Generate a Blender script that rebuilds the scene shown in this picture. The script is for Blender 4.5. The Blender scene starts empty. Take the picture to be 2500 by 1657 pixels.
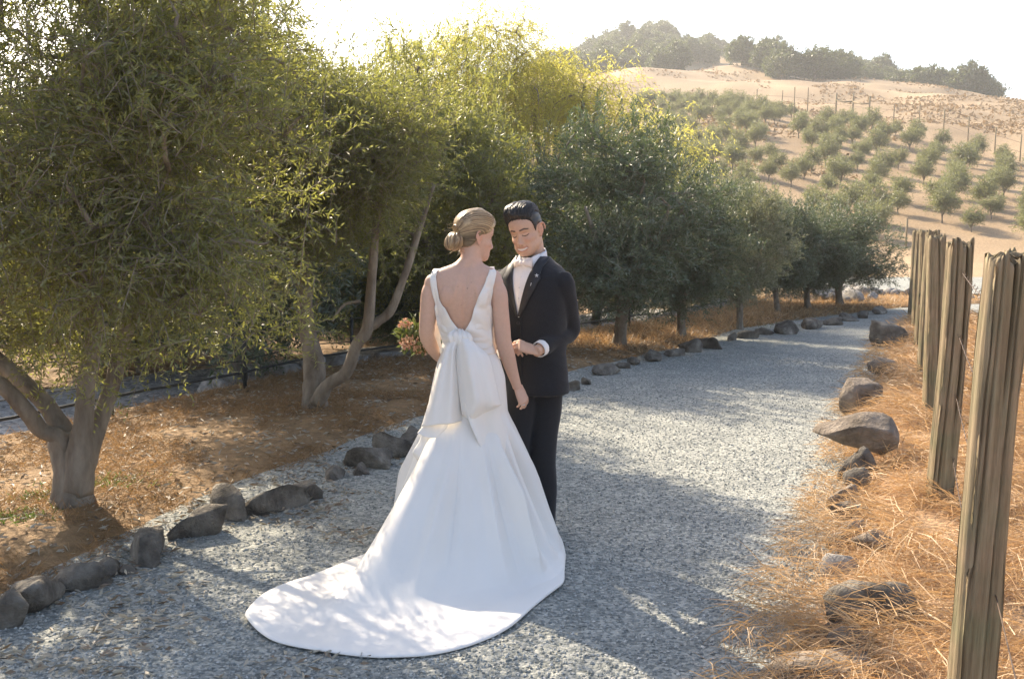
import bpy, bmesh, math, random
import numpy as np
from mathutils import Vector, Matrix, noise as mnoise

scene = bpy.context.scene
col = scene.collection
PI = math.pi

# ------------------------------------------------------------------ camera
FPX = 2431.0                       # focal length in pixels of the 2500 px wide photograph
EYE = 1.65
PITCH = math.atan(272.5 / FPX)
cam_data = bpy.data.cameras.new('camera')
cam_data.sensor_width = 36.0
cam_data.lens = 36.0 * FPX / 2500.0
cam_data.clip_start = 0.05
cam_data.clip_end = 5000
cam = bpy.data.objects.new('camera', cam_data)
cam.location = (0, 0, EYE)
cam.rotation_euler = (PI / 2 - PITCH, 0, 0)
col.objects.link(cam)
scene.camera = cam

# ------------------------------------------------------------------ sky and sun
SUN_AZ = math.radians(-34)         # left of the view direction (+Y)
SUN_EL = math.radians(35)
world = bpy.data.worlds.new('World')
scene.world = world
world.use_nodes = True
wn = world.node_tree
bg = wn.nodes['Background']
sky = wn.nodes.new('ShaderNodeTexSky')
sky.sky_type = 'NISHITA'
sky.sun_disc = False
sky.sun_elevation = SUN_EL
sky.sun_rotation = SUN_AZ
sky.air_density = 0.8
sky.dust_density = 2.2
sky.ozone_density = 0.0
wn.links.new(sky.outputs[0], bg.inputs[0])
bg.inputs[1].default_value = 0.15

sun_data = bpy.data.lights.new('sun', 'SUN')
sun_data.energy = 5.0
sun_data.angle = math.radians(0.6)
sun_data.color = (1.0, 0.85, 0.65)
sun = bpy.data.objects.new('sun', sun_data)
sd = Vector((math.sin(SUN_AZ) * math.cos(SUN_EL), math.cos(SUN_AZ) * math.cos(SUN_EL), math.sin(SUN_EL)))
sun.rotation_euler = (-sd).to_track_quat('-Z', 'Y').to_euler()
sun.location = sd * 40
col.objects.link(sun)

vs = scene.view_settings
vs.view_transform = 'Standard'
vs.look = 'None'
vs.exposure = 1.3
vs.gamma = 1.0
vs.use_curve_mapping = False
cy = scene.cycles
cy.max_bounces = 7
cy.diffuse_bounces = 4
cy.glossy_bounces = 2
cy.transmission_bounces = 5
cy.transparent_max_bounces = 4
cy.use_denoising = True
cy.sample_clamp_indirect = 6.0

# ------------------------------------------------------------------ helpers
def P(px, py, Y):
    """point at depth Y on the sight line of a photograph pixel (used to read positions off the photo)"""
    u = (px - 1250.0) / FPX; v = (828.5 - py) / FPX
    c, s = math.cos(PITCH), math.sin(PITCH)
    t = Y / (c + v * s)
    return Vector((u * t, Y, EYE + t * (v * c - s)))

def G(px, py, z=0.0):
    u = (px - 1250.0) / FPX; v = (828.5 - py) / FPX
    c, s = math.cos(PITCH), math.sin(PITCH)
    t = (EYE - z) / (s - v * c)
    return Vector((u * t, t * (c + v * s), z))

def to_px(x, y, z):
    c, s = math.cos(PITCH), math.sin(PITCH)
    dz = z - EYE
    w = y * c - dz * s
    return 1250 + FPX * x / w, 828.5 - FPX * (y * s + dz * c) / w

def tag(o, label=None, cat=None, group=None, kind=None):
    if label: o['label'] = label
    if cat: o['category'] = cat
    if group: o['group'] = group
    if kind: o['kind'] = kind
    return o

def empty(name, loc, rz=0.0):
    o = bpy.data.objects.new(name, None)
    o.empty_display_size = 0.2
    o.location = loc; o.rotation_euler = (0, 0, rz)
    col.objects.link(o)
    return o

def np_mesh(name, V, F, smooth=True, attr=None, colors=None):
    """fast mesh from arrays; F is an (n,3) or (n,4) array or a list of polygons"""
    me = bpy.data.meshes.new(name)
    V = np.asarray(V, dtype=np.float32).reshape(-1, 3)
    if isinstance(F, np.ndarray):
        k = F.shape[1]; n = len(F)
        me.vertices.add(len(V)); me.vertices.foreach_set('co', V.ravel())
        me.loops.add(n * k); me.loops.foreach_set('vertex_index', F.astype(np.int32).ravel())
        me.polygons.add(n)
        me.polygons.foreach_set('loop_start', np.arange(0, n * k, k, dtype=np.int32))
        me.update(calc_edges=True)
    else:
        me.from_pydata([tuple(map(float, v)) for v in V], [], [tuple(map(int, f)) for f in F])
        me.update()
    me.polygons.foreach_set('use_smooth', np.full(len(me.polygons), bool(smooth)))
    if attr is not None:
        a = me.attributes.new('v', 'FLOAT', 'POINT')
        a.data.foreach_set('value', np.asarray(attr, dtype=np.float32))
    if colors is not None:
        a = me.attributes.new('tint', 'FLOAT_COLOR', 'POINT')
        c4 = np.ones((len(V), 4), dtype=np.float32); c4[:, :3] = colors
        a.data.foreach_set('color', c4.ravel())
    return me

def link(name, me, material, parent=None):
    o = bpy.data.objects.new(name, me)
    if material is not None and len(me.materials) == 0:
        me.materials.append(material)
    col.objects.link(o)
    if parent is not None:
        o.parent = parent
    return o

class MB:
    """collects verts and faces of one mesh"""
    def __init__(self): self.V = []; self.F = []
    def add(self, V, F):
        b = len(self.V)
        self.V += [tuple(v) for v in V]
        self.F += [tuple(i + b for i in f) for f in F]
        return self
    def box(self, lo, hi):
        x0, y0, z0 = lo; x1, y1, z1 = hi
        return self.add([(x0,y0,z0),(x1,y0,z0),(x1,y1,z0),(x0,y1,z0),(x0,y0,z1),(x1,y0,z1),(x1,y1,z1),(x0,y1,z1)],
                        [(0,3,2,1),(4,5,6,7),(0,1,5,4),(1,2,6,5),(2,3,7,6),(3,0,4,7)])
    def tube(self, pts, radii, n=8, bump=0.0, seed=0):
        V, F = tube(pts, radii, n, bump, seed)
        return self.add(V, F)
    def build(self, name, material, parent=None, smooth=True):
        return link(name, np_mesh(name, np.array(self.V), self.F, smooth), material, parent)

def spline(pts, n):
    """Catmull-Rom resampling of points (any dimension) to n samples"""
    p = np.asarray(pts, dtype=float)
    if len(p) < 3:
        t = np.linspace(0, 1, n)[:, None]
        return p[0] * (1 - t) + p[-1] * t
    p = np.vstack([2 * p[0] - p[1], p, 2 * p[-1] - p[-2]])
    m = len(p) - 3
    out = []
    for q in np.linspace(0, m, n):
        i = min(int(q), m - 1); t = q - i
        a, b, c, d = p[i], p[i+1], p[i+2], p[i+3]
        out.append(0.5 * ((2*b) + (-a + c)*t + (2*a - 5*b + 4*c - d)*t*t + (-a + 3*b - 3*c + d)*t**3))
    return np.array(out)

def frames(pts):
    pts = np.asarray(pts, dtype=float)
    T = np.gradient(pts, axis=0)
    T /= np.linalg.norm(T, axis=1)[:, None] + 1e-9
    ref = np.array([0, 0, 1.0]) if abs(T[0][2]) < 0.9 else np.array([0, 1.0, 0])
    a = np.cross(ref, T[0]); a /= np.linalg.norm(a)
    A = []; B = []
    for t in T:
        a = a - t * a.dot(t); a /= np.linalg.norm(a) + 1e-9
        A.append(a.copy()); B.append(np.cross(t, a))
    return T, np.array(A), np.array(B)

def tube(pts, radii, n=8, bump=0.0, seed=0, cap=True):
    pts = np.asarray(pts, dtype=float); m = len(pts)
    radii = np.broadcast_to(np.asarray(radii, dtype=float), (m,))
    T, A, B = frames(pts)
    V = []
    for i in range(m):
        for k in range(n):
            th = 2 * PI * k / n
            r = radii[i]
            if bump:
                q = Vector((math.cos(th) * 1.3 + seed * 7.1, math.sin(th) * 1.3, i * 0.16))
                r *= 1 + bump * mnoise.noise(q) + 0.5 * bump * mnoise.noise(q * 2.7)
            V.append(pts[i] + r * (math.cos(th) * A[i] + math.sin(th) * B[i]))
    F = []
    for i in range(m - 1):
        for k in range(n):
            k2 = (k + 1) % n
            F.append((i*n + k, i*n + k2, (i+1)*n + k2, (i+1)*n + k))
    if cap:
        F.append(tuple(range(n - 1, -1, -1)))
        F.append(tuple((m - 1) * n + k for k in range(n)))
    return V, F

def smoothstep(a, b, x):
    t = np.clip((np.asarray(x, dtype=float) - a) / (b - a), 0, 1)
    return t * t * (3 - 2 * t)

# value noise on arrays (for terrain, fabric and the like)
_nr = np.random.RandomState(5)
_tab = _nr.rand(256, 256)
def vnoise(x, y):
    x = np.asarray(x, dtype=float); y = np.asarray(y, dtype=float)
    xi = np.floor(x).astype(int); yi = np.floor(y).astype(int)
    fx = x - xi; fy = y - yi
    fx = fx*fx*(3-2*fx); fy = fy*fy*(3-2*fy)
    g = lambda a, b: _tab[a % 256, b % 256]
    return ((g(xi,yi)*(1-fx) + g(xi+1,yi)*fx)*(1-fy) + (g(xi,yi+1)*(1-fx) + g(xi+1,yi+1)*fx)*fy) * 2 - 1
def fbm(x, y, o=4):
    s = 0; a = 0.5
    for k in range(o):
        s = s + a * vnoise(x * 2**k + 17*k, y * 2**k - 9*k); a *= 0.5
    return s

# ------------------------------------------------------------------ materials
def new_mat(name):
    m = bpy.data.materials.new(name); m.use_nodes = True
    nt = m.node_tree
    return m, nt, nt.nodes['Principled BSDF'], nt.nodes['Material Output']

def N(nt, kind, **inp):
    n = nt.nodes.new(kind)
    for k, v in inp.items():
        if k in n.inputs: n.inputs[k].default_value = v
        else: setattr(n, k, v)
    return n

def ramp(nt, fac, stops):
    r = nt.nodes.new('ShaderNodeValToRGB')
    el = r.color_ramp.elements
    while len(el) < len(stops): el.new(0.5)
    for e, (p, c) in zip(el, stops):
        e.position = p; e.color = (*c, 1)
    nt.links.new(fac, r.inputs[0])
    return r.outputs[0]

def noisy(name, stops, scale=5.0, detail=6, rough=0.8, bump=0.0, bscale=None, stretch=None, spec=0.3, coords='Object', sheen=0):
    m, nt, b, out = new_mat(name)
    tc = N(nt, 'ShaderNodeTexCoord')
    vec = tc.outputs[coords]
    if stretch:
        mp = N(nt, 'ShaderNodeMapping'); mp.inputs['Scale'].default_value = stretch
        nt.links.new(vec, mp.inputs['Vector']); vec = mp.outputs[0]
    nz = N(nt, 'ShaderNodeTexNoise', Scale=scale, Detail=detail, Roughness=0.6)
    nt.links.new(vec, nz.inputs['Vector'])
    nt.links.new(ramp(nt, nz.outputs['Fac'], stops), b.inputs['Base Color'])
    b.inputs['Roughness'].default_value = rough
    b.inputs['Specular IOR Level'].default_value = spec
    if sheen: b.inputs['Sheen Weight'].default_value = sheen
    if bump:
        n2 = N(nt, 'ShaderNodeTexNoise', Scale=bscale or scale * 4, Detail=5, Roughness=0.65)
        nt.links.new(vec, n2.inputs['Vector'])
        bp = N(nt, 'ShaderNodeBump', Strength=1.0, Distance=bump)
        nt.links.new(n2.outputs['Fac'], bp.inputs['Height'])
        nt.links.new(bp.outputs[0], b.inputs['Normal'])
    return m

def leaf_mat(name, stops, back, trans, tw=0.35, rough=0.42):
    """leaf: colour by leaf, paler underside, light shining through"""
    m, nt, b, out = new_mat(name)
    at = N(nt, 'ShaderNodeAttribute', attribute_name='v')
    c = ramp(nt, at.outputs['Fac'], stops)
    geo = N(nt, 'ShaderNodeNewGeometry')
    mx = N(nt, 'ShaderNodeMix', data_type='RGBA')
    nt.links.new(geo.outputs['Backfacing'], mx.inputs[0])
    nt.links.new(c, mx.inputs[6]); mx.inputs[7].default_value = (*back, 1)
    nt.links.new(mx.outputs[2], b.inputs['Base Color'])
    b.inputs['Roughness'].default_value = rough
    b.inputs['Specular IOR Level'].default_value = 0.45
    tr = N(nt, 'ShaderNodeBsdfTranslucent'); tr.inputs[0].default_value = (*trans, 1)
    ms = N(nt, 'ShaderNodeMixShader'); ms.inputs[0].default_value = tw
    nt.links.new(b.outputs[0], ms.inputs[1]); nt.links.new(tr.outputs[0], ms.inputs[2])
    nt.links.new(ms.outputs[0], out.inputs[0])
    return m

def tint_mat(name, rough=0.85, spec=0.2, nscale=30, namt=0.35, bump=0.0, bscale=80, trans=0.0, sss=0.0):
    """colour from the mesh's own 'tint' attribute, broken up by noise"""
    m, nt, b, out = new_mat(name)
    at = N(nt, 'ShaderNodeAttribute', attribute_name='tint')
    tc = N(nt, 'ShaderNodeTexCoord')
    nz = N(nt, 'ShaderNodeTexNoise', Scale=nscale, Detail=6, Roughness=0.65)
    nt.links.new(tc.outputs['Object'], nz.inputs['Vector'])
    mr = N(nt, 'ShaderNodeMapRange'); mr.inputs['From Min'].default_value = 0.25; mr.inputs['From Max'].default_value = 0.75
    mr.inputs['To Min'].default_value = 1 - namt; mr.inputs['To Max'].default_value = 1 + namt
    nt.links.new(nz.outputs['Fac'], mr.inputs['Value'])
    mx = N(nt, 'ShaderNodeVectorMath', operation='SCALE')
    nt.links.new(at.outputs['Color'], mx.inputs[0]); nt.links.new(mr.outputs[0], mx.inputs['Scale'])
    nt.links.new(mx.outputs[0], b.inputs['Base Color'])
    b.inputs['Roughness'].default_value = rough
    b.inputs['Specular IOR Level'].default_value = spec
    if sss:
        b.inputs['Subsurface Weight'].default_value = sss
        b.inputs['Subsurface Radius'].default_value = (0.012, 0.005, 0.003)
        b.inputs['Subsurface Scale'].default_value = 1.0
    if bump:
        n2 = N(nt, 'ShaderNodeTexNoise', Scale=bscale, Detail=4, Roughness=0.6)
        nt.links.new(tc.outputs['Object'], n2.inputs['Vector'])
        bp = N(nt, 'ShaderNodeBump', Strength=1.0, Distance=bump)
        nt.links.new(n2.outputs['Fac'], bp.inputs['Height'])
        nt.links.new(bp.outputs[0], b.inputs['Normal'])
    if trans:
        tr = N(nt, 'ShaderNodeBsdfTranslucent')
        nt.links.new(mx.outputs[0], tr.inputs[0])
        ms = N(nt, 'ShaderNodeMixShader'); ms.inputs[0].default_value = trans
        nt.links.new(b.outputs[0], ms.inputs[1]); nt.links.new(tr.outputs[0], ms.inputs[2])
        nt.links.new(ms.outputs[0], out.inputs[0])
    return m

M = {}
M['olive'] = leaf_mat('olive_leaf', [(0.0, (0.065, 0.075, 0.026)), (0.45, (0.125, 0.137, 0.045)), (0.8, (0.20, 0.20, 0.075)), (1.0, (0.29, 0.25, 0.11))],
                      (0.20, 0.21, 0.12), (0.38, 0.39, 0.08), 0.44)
M['row_olive'] = leaf_mat('row_olive_leaf', [(0.0, (0.045, 0.068, 0.034)), (0.45, (0.09, 0.125, 0.064)), (0.8, (0.145, 0.18, 0.10)), (1.0, (0.23, 0.25, 0.16))],
                      (0.17, 0.20, 0.15), (0.15, 0.21, 0.07), 0.24)  # duller copy of olive, shade on the row's near side painted in
M['silver_olive'] = leaf_mat('silver_olive_leaf', [(0.0, (0.08, 0.10, 0.06)), (0.45, (0.16, 0.18, 0.11)), (0.8, (0.25, 0.26, 0.18)), (1.0, (0.36, 0.36, 0.26))],
                      (0.32, 0.33, 0.26), (0.32, 0.34, 0.14), 0.36)
M['pepper'] = leaf_mat('pepper_leaf', [(0.0, (0.20, 0.20, 0.045)), (0.5, (0.34, 0.32, 0.075)), (1.0, (0.48, 0.43, 0.12))],
                       (0.26, 0.28, 0.06), (0.72, 0.68, 0.15), 0.58)
M['young_olive'] = leaf_mat('young_olive_leaf', [(0.0, (0.11, 0.125, 0.07)), (0.5, (0.17, 0.18, 0.105)), (1.0, (0.25, 0.25, 0.15))],
                            (0.22, 0.23, 0.15), (0.30, 0.32, 0.1), 0.35)
M['oak'] = leaf_mat('oak_leaf', [(0.0, (0.055, 0.08, 0.028)), (0.6, (0.10, 0.13, 0.045)), (1.0, (0.17, 0.18, 0.07))],
                    (0.08, 0.09, 0.05), (0.16, 0.2, 0.05), 0.25)
M['bark'] = noisy('olive_bark', [(0.3, (0.12, 0.095, 0.07)), (0.55, (0.25, 0.21, 0.16)), (0.75, (0.36, 0.32, 0.25))],
                  scale=9, rough=0.9, bump=0.012, bscale=30, stretch=(1, 1, 0.35))
M['rock'] = noisy('field_stone', [(0.3, (0.07, 0.06, 0.048)), (0.45, (0.15, 0.132, 0.108)), (0.6, (0.25, 0.225, 0.185)), (0.72, (0.42, 0.39, 0.33))],
                  scale=7, rough=0.92, bump=0.04, bscale=26)
M['pale_rock'] = noisy('pale_stone', [(0.3, (0.22, 0.21, 0.19)), (0.6, (0.40, 0.37, 0.33)), (0.8, (0.55, 0.52, 0.47))],
                       scale=5, rough=0.92, bump=0.02, bscale=16)
M['metal'] = noisy('dark_fence_metal', [(0.3, (0.02, 0.022, 0.02)), (0.7, (0.05, 0.05, 0.045))], scale=30, rough=0.6)
M['wire'] = noisy('rusty_wire', [(0.3, (0.06, 0.04, 0.03)), (0.7, (0.14, 0.10, 0.07))], scale=60, rough=0.6)
# ------------------------------------------------------------------ lie of the land
L_PTS = np.array([(-6,-3.8),(0,-2.95),(3.2,-2.4),(4.25,-2.18),(5.86,-1.86),(6.5,-1.55),(7.96,-.98),(10.7,.4),(12,1.23),(13.6,2.3),
                  (16.4,3.9),(18.3,5.65),(20.5,8.0),(21.5,10.2),(22.5,14),(23.5,22)])
R_PTS = np.array([(-6,-.6),(0,.1),(2.6,.62),(3.7,1.0),(4.75,1.5),(5.78,1.95),(8.1,2.8),(11,4.0),(14.6,5.5),(17.9,7.2),(18.9,9),(19.6,12),(20.4,22)])
F_PTS = np.array([(4,-5.5),(7.4,-3.8),(10.7,-2.28),(12.8,-.98),(14.8,1.0),(18,3.3),(21,5.2),(25,7.0)])   # metal fence line
Lx = lambda y: np.interp(y, L_PTS[:,0], L_PTS[:,1])
Rx = lambda y: np.interp(y, R_PTS[:,0], R_PTS[:,1])
Fx = lambda y: np.interp(y, F_PTS[:,0], F_PTS[:,1])

# skyline of the far hill (u = X / Y), as slope above eye level
SKY_U = [-1.5,-.35,-.1,.02,.10,.128,.152,.177,.206,.226,.267,.309,.35,.391,.424,.448,.473,.6,.9,1.6]
SKY_S = [.02,.03,.06,.115,.172,.182,.187,.175,.166,.160,.152,.143,.134,.122,.112,.108,.105,.09,.05,.02]
def hill(X, Y):
    """orchard slope, its crest, and the wooded hill behind"""
    u = np.clip(X / np.maximum(Y, 1), -1.5, 1.6)
    slope = 0.2
    edge = smoothstep(-.45, .0, u) * (1 - 0.6 * smoothstep(.55, 1.2, u))
    z0 = np.where(Y > 46, slope * (Y - 48), 0)
    z0 = np.where((Y > 40) & (Y <= 56), slope * 0.5 * np.clip(Y - 40, 0, 16)**2 / 16, z0)
    crest = np.interp(u, [-.4, .1, .2, .36, .5, .8], [230, 228, 215, 180, 142, 130])
    zc = slope * (crest - 48)
    far = 350.0
    S = np.interp(u, SKY_U, SKY_S)
    zt = EYE + S * far
    t = smoothstep(crest, far, Y)
    ac = (zc - EYE) / crest
    behind = EYE + (ac + (S - ac) * t) * np.minimum(Y, far) - 0.35 * np.maximum(Y - far, 0)
    dip = 3.0 * smoothstep(crest - 30, crest, Y) * (1 - smoothstep(crest, crest + 40, Y))
    z = np.where(Y < crest, z0, behind)
    z = z + 0.02 * np.minimum(Y, 300) * fbm(X / 25.0, Y / 25.0, 3) * smoothstep(50, 90, Y)
    return np.maximum(z, -6) * edge

def land(X, Y):
    X = np.asarray(X, float); Y = np.asarray(Y, float)
    near = 1 - smoothstep(26, 34, Y)
    dr = X - Rx(Y)
    z = near * (0.09 * smoothstep(0.05, 0.45, dr) - 0.09 * smoothstep(.45, 1.2, dr))
    dl = Lx(Y) - X
    z = z + near * 0.06 * smoothstep(0.1, 0.5, dl)
    df = (Fx(Y) - X)
    z = z - near * 0.38 * smoothstep(0.1, 1.6, df)
    off_road = smoothstep(0.0, 0.3, dr) + smoothstep(0.0, 0.3, dl)
    z = z + near * off_road * 0.035 * fbm(X * 1.3, Y * 1.3, 3)
    z = z + 0.012 * fbm(X * .8 + 3, Y * .8, 2) * near
    return z + hill(X, Y)

def ground_z(x, y): return float(land(np.array([x]), np.array([y]))[0])

# ------------------------------------------------------------------ ground sheet
def make_ground():
    fwd = np.radians(np.linspace(-42, 42, 185))
    rest = np.radians(np.linspace(42, 318, 42)[1:-1])
    ang = np.concatenate([fwd, rest])
    rad = np.concatenate([np.arange(0.4, 26, 0.17), 26 * np.exp(np.arange(0, 4.05, 0.027))])
    A, Rr = np.meshgrid(ang, rad)
    X = Rr * np.sin(A); Y = Rr * np.cos(A)
    Z = land(X, Y)
    onroad = (X > Lx(Y) + .05) & (X < Rx(Y) - .05) & (Y < 26)
    Z = Z - 0.05 * onroad
    na, nr = len(ang), len(rad)
    V = np.stack([X, Y, Z], -1).reshape(-1, 3)
    i = np.arange(nr - 1)[:, None]; k = np.arange(na)[None, :]; k2 = (k + 1) % na
    F = np.stack([i*na + k, i*na + k2, (i+1)*na + k2, (i+1)*na + k], -1).reshape(-1, 4)
    V = np.vstack([V, [[0, 0, float(land(np.array([0.]), np.array([0.]))[0]) - .05]]])
    x = V[:, 0]; y = V[:, 1]
    # own colours of the soil: brown litter on the left, straw on the right, tan grass on the hills
    brown = np.array([.27, .175, .09]); straw = np.array([.42, .27, .15]); tan = np.array([.33, .235, .14]); gold = np.array([.37, .265, .155])
    C = np.tile(brown, (len(V), 1))
    w = smoothstep(-.1, .25, x - Rx(y))[:, None]; C = C * (1 - w) + straw * w
    w = smoothstep(20, 30, y)[:, None]; C = C * (1 - w) + tan * w
    ff = y - np.interp(x / np.maximum(y, 1), [-.4, .2, .49, .8], [140, 135, 88, 75])
    w = smoothstep(-1.5, 1.5, ff)[:, None]; C = C * (1 - w) + gold * w
    nz = fbm(x / 9, y / 9, 4)[:, None]
    C = C * (1 + 0.55 * nz * smoothstep(15, 40, y)[:, None])
    lane = (smoothstep(.6, 1.1, Fx(y) - x) * (1 - smoothstep(3.4, 4.2, Fx(y) - x)) * (1 - smoothstep(19, 24, y)))[:, None]
    C = C * (1 - .0 * lane)
    me = np_mesh('ground', V, F, True, colors=np.clip(C, 0.02, .8))
    # centre fan
    bm = bmesh.new(); bm.from_mesh(me); bm.verts.ensure_lookup_table()
    c = bm.verts[len(V) - 1]
    for kk in range(na):
        bm.faces.new((c, bm.verts[(kk + 1) % na], bm.verts[kk]))
    bm.to_mesh(me); bm.free()
    return tag(link('ground', me, tint_mat('dry_ground', nscale=9, namt=.45, bump=.03, bscale=26)), kind='structure')
make_ground()

# ------------------------------------------------------------------ gravel road, side lane, far road
def gravel_mat(name, stops, vscale=58, bump=0.007):
    m, nt, b, out = new_mat(name)
    tc = N(nt, 'ShaderNodeTexCoord')
    vo = N(nt, 'ShaderNodeTexVoronoi', Scale=vscale); vo.feature = 'F1'
    vo2 = N(nt, 'ShaderNodeTexVoronoi', Scale=vscale * 2.3)
    nz = N(nt, 'ShaderNodeTexNoise', Scale=1.7, Detail=5, Roughness=.6)
    for n in (vo, vo2, nz): nt.links.new(tc.outputs['Object'], n.inputs['Vector'])
    sep = N(nt, 'ShaderNodeSeparateColor'); nt.links.new(vo.outputs['Color'], sep.inputs[0])
    c1 = ramp(nt, sep.outputs[0], stops)
    c2 = ramp(nt, nz.outputs['Fac'], [(0.3, (.78, .78, .78)), (0.7, (1.15, 1.12, 1.08))])
    mx = N(nt, 'ShaderNodeMix', data_type='RGBA', blend_type='MULTIPLY'); mx.inputs[0].default_value = 1
    nt.links.new(c1, mx.inputs[6]); nt.links.new(c2, mx.inputs[7])
    nt.links.new(mx.outputs[2], b.inputs['Base Color'])
    b.inputs['Roughness'].default_value = .9; b.inputs['Specular IOR Level'].default_value = .2
    ad = N(nt, 'ShaderNodeMath', operation='ADD')
    m2 = N(nt, 'ShaderNodeMath', operation='MULTIPLY'); m2.inputs[1].default_value = .5
    nt.links.new(vo2.outputs['Distance'], m2.inputs[0])
    nt.links.new(vo.outputs['Distance'], ad.inputs[0]); nt.links.new(m2.outputs[0], ad.inputs[1])
    bp = N(nt, 'ShaderNodeBump', Strength=1.0, Distance=bump); bp.invert = True
    nt.links.new(ad.outputs[0], bp.inputs['Height']); nt.links.new(bp.outputs[0], b.inputs['Normal'])
    return m
M['gravel'] = gravel_mat('road_gravel', [(0.0, (.175, .19, .18)), (.5, (.29, .305, .285)), (1.0, (.45, .455, .415))])
M['lane'] = gravel_mat('pale_lane_gravel', [(0.0, (.22, .22, .215)), (.5, (.33, .325, .31)), (1.0, (.48, .465, .44))], 16, .03)

def strip(name, ys, xl, xr, n, mat_, lift, zf=land):
    t = np.linspace(0, 1, n)
    Xs = xl[:, None] * (1 - t) + xr[:, None] * t
    Ys = np.repeat(ys[:, None], n, 1)
    Z = zf(Xs, Ys) + lift
    V = np.stack([Xs, Ys, Z], -1).reshape(-1, 3)
    i = np.arange(len(ys) - 1)[:, None]; k = np.arange(n - 1)[None, :]
    F = np.stack([i*n + k, i*n + k + 1, (i+1)*n + k + 1, (i+1)*n + k], -1).reshape(-1, 4)
    return tag(link(name, np_mesh(name, V, F), mat_), kind='structure')

ys = np.concatenate([np.arange(-5, 14, .12), np.arange(14, 23.4, .06)])
wob = lambda y, s: .09 * fbm(y * 1.4 + s, y * 0 + s, 3)
strip('gravel_road', ys, Lx(ys) - .12 + wob(ys, 3), Rx(ys) + .10 + wob(ys, 40), 40, M['gravel'], 0.006)
ys = np.arange(6, 24, .15)
strip('side_lane', ys, Fx(ys) - 4.2 - .25 * vnoise(ys, ys * 0 + 4), Fx(ys) - .85 + .25 * vnoise(ys * 1.2, ys * 0), 22, M['lane'], 0.03)
# the road that crosses beyond the bend
ys = np.arange(22.4, 33, .15)
cx = np.interp(ys, [22.4, 24, 27, 30, 33], [16.0, 11.2, 9.7, 10.2, 12])
strip('far_road', ys, cx - np.interp(ys, [22, 26, 30, 33], [.5, 1.5, 2.2, 3]), cx + np.interp(ys, [22, 24, 27, 33], [8, 9, 9, 9]), 16, M['gravel'], 0.03)
# ------------------------------------------------------------------ trees
def unit(a): return a / (np.linalg.norm(a, axis=-1, keepdims=True) + 1e-9)

def leaf_arrays(base, d, L, W, rs, fold=.18):
    n = len(base)
    side = unit(np.cross(d, rs.normal(size=(n, 3))))
    nor = np.cross(side, d)
    L = L[:, None]; W = W[:, None]
    mid = base + d * L * .45 + nor * W * fold
    V = np.stack([base, mid + side * W * .5, base + d * L - nor * L * .06, mid - side * W * .5], 1).reshape(-1, 3)
    b = np.arange(n)[:, None] * 4
    F = np.concatenate([b + np.array([[0, 1, 2]]), b + np.array([[0, 2, 3]])], 0)
    return V, F

def twig_leaves(start, d, length, leaf_len, leaf_w, per, rs, droop=.25, spread=.75):
    """leaves in pairs along twigs; returns leaf mesh arrays, a value per vertex, and thin twig wood"""
    n = len(start)
    t = (np.arange(per) + .6) / per
    sag = np.array([0, 0, -1.0])
    pos = start[:, None, :] + d[:, None, :] * (length[:, None, None] * t[None, :, None]) \
        + sag * (droop * length[:, None, None] * (t**2)[None, :, None])
    tang = unit(d[:, None, :] + sag * 2 * droop * t[None, :, None])
    rnd = rs.normal(size=(n, per, 3))
    out = unit(rnd - tang * np.sum(rnd * tang, -1, keepdims=True))
    ld = unit(tang * .75 + out * spread + rs.normal(size=(n, per, 3)) * .12)
    L = leaf_len * rs.uniform(.7, 1.25, (n, per)) * (1 - .35 * (t[None, :]**3))
    Wd = leaf_w * rs.uniform(.75, 1.2, (n, per))
    V, F = leaf_arrays(pos.reshape(-1, 3), ld.reshape(-1, 3), L.ravel(), Wd.ravel(), rs)
    tv = rs.uniform(-.16, .16, (n, 1)) + rs.beta(2, 2.3, (n, per))
    val = np.repeat(np.clip(tv, 0, 1).ravel(), 4)
    # twig wood: a three-sided spike
    side = unit(np.cross(d, rs.normal(size=(n, 3)))); up = np.cross(side, d)
    r = .0028
    tip = start + d * length[:, None] + sag * (droop * length)[:, None]
    midp = start + d * (length * .5)[:, None] + sag * (droop * length * .25)[:, None]
    TV = []
    for c, s in ((start, 1.0), (midp, .7)):
        for q in range(3):
            a = 2 * PI * q / 3
            TV.append(c + (side * math.cos(a) + up * math.sin(a)) * r * s)
    TV.append(tip)
    TV = np.stack(TV, 1).reshape(-1, 3)
    b = np.arange(n)[:, None] * 7
    tris = []
    for q in range(3):
        q2 = (q + 1) % 3
        tris += [[q, q2, 3 + q2], [q, 3 + q2, 3 + q], [3 + q, 3 + q2, 6]]
    TF = np.concatenate([b + np.array([tr]) for tr in tris], 0)
    return (V, F, val), (TV, TF)

def crown_points(ells, n, rs, clusters=34, sig=.17, hollow=.5):
    """twig starts clumped in ellipsoids (cx,cy,cz,rx,ry,rz,weight)"""
    E = np.array(ells, float); w = E[:, 6] / E[:, 6].sum()
    cc = []; own = []
    for e, ww in zip(E, w):
        k = max(6, int(clusters * len(E) * ww))
        dirs = unit(rs.normal(size=(k, 3)))
        r = hollow + (1 - hollow) * rs.rand(k, 1)**.6
        cc.append(e[:3] + dirs * r * e[3:6] * .92); own += [e[:3]] * k
    cc = np.vstack(cc); own = np.array(own)
    pick = rs.randint(0, len(cc), n)
    p = cc[pick] + rs.normal(size=(n, 3)) * sig
    return p, unit(p - own[pick]), cc

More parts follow.
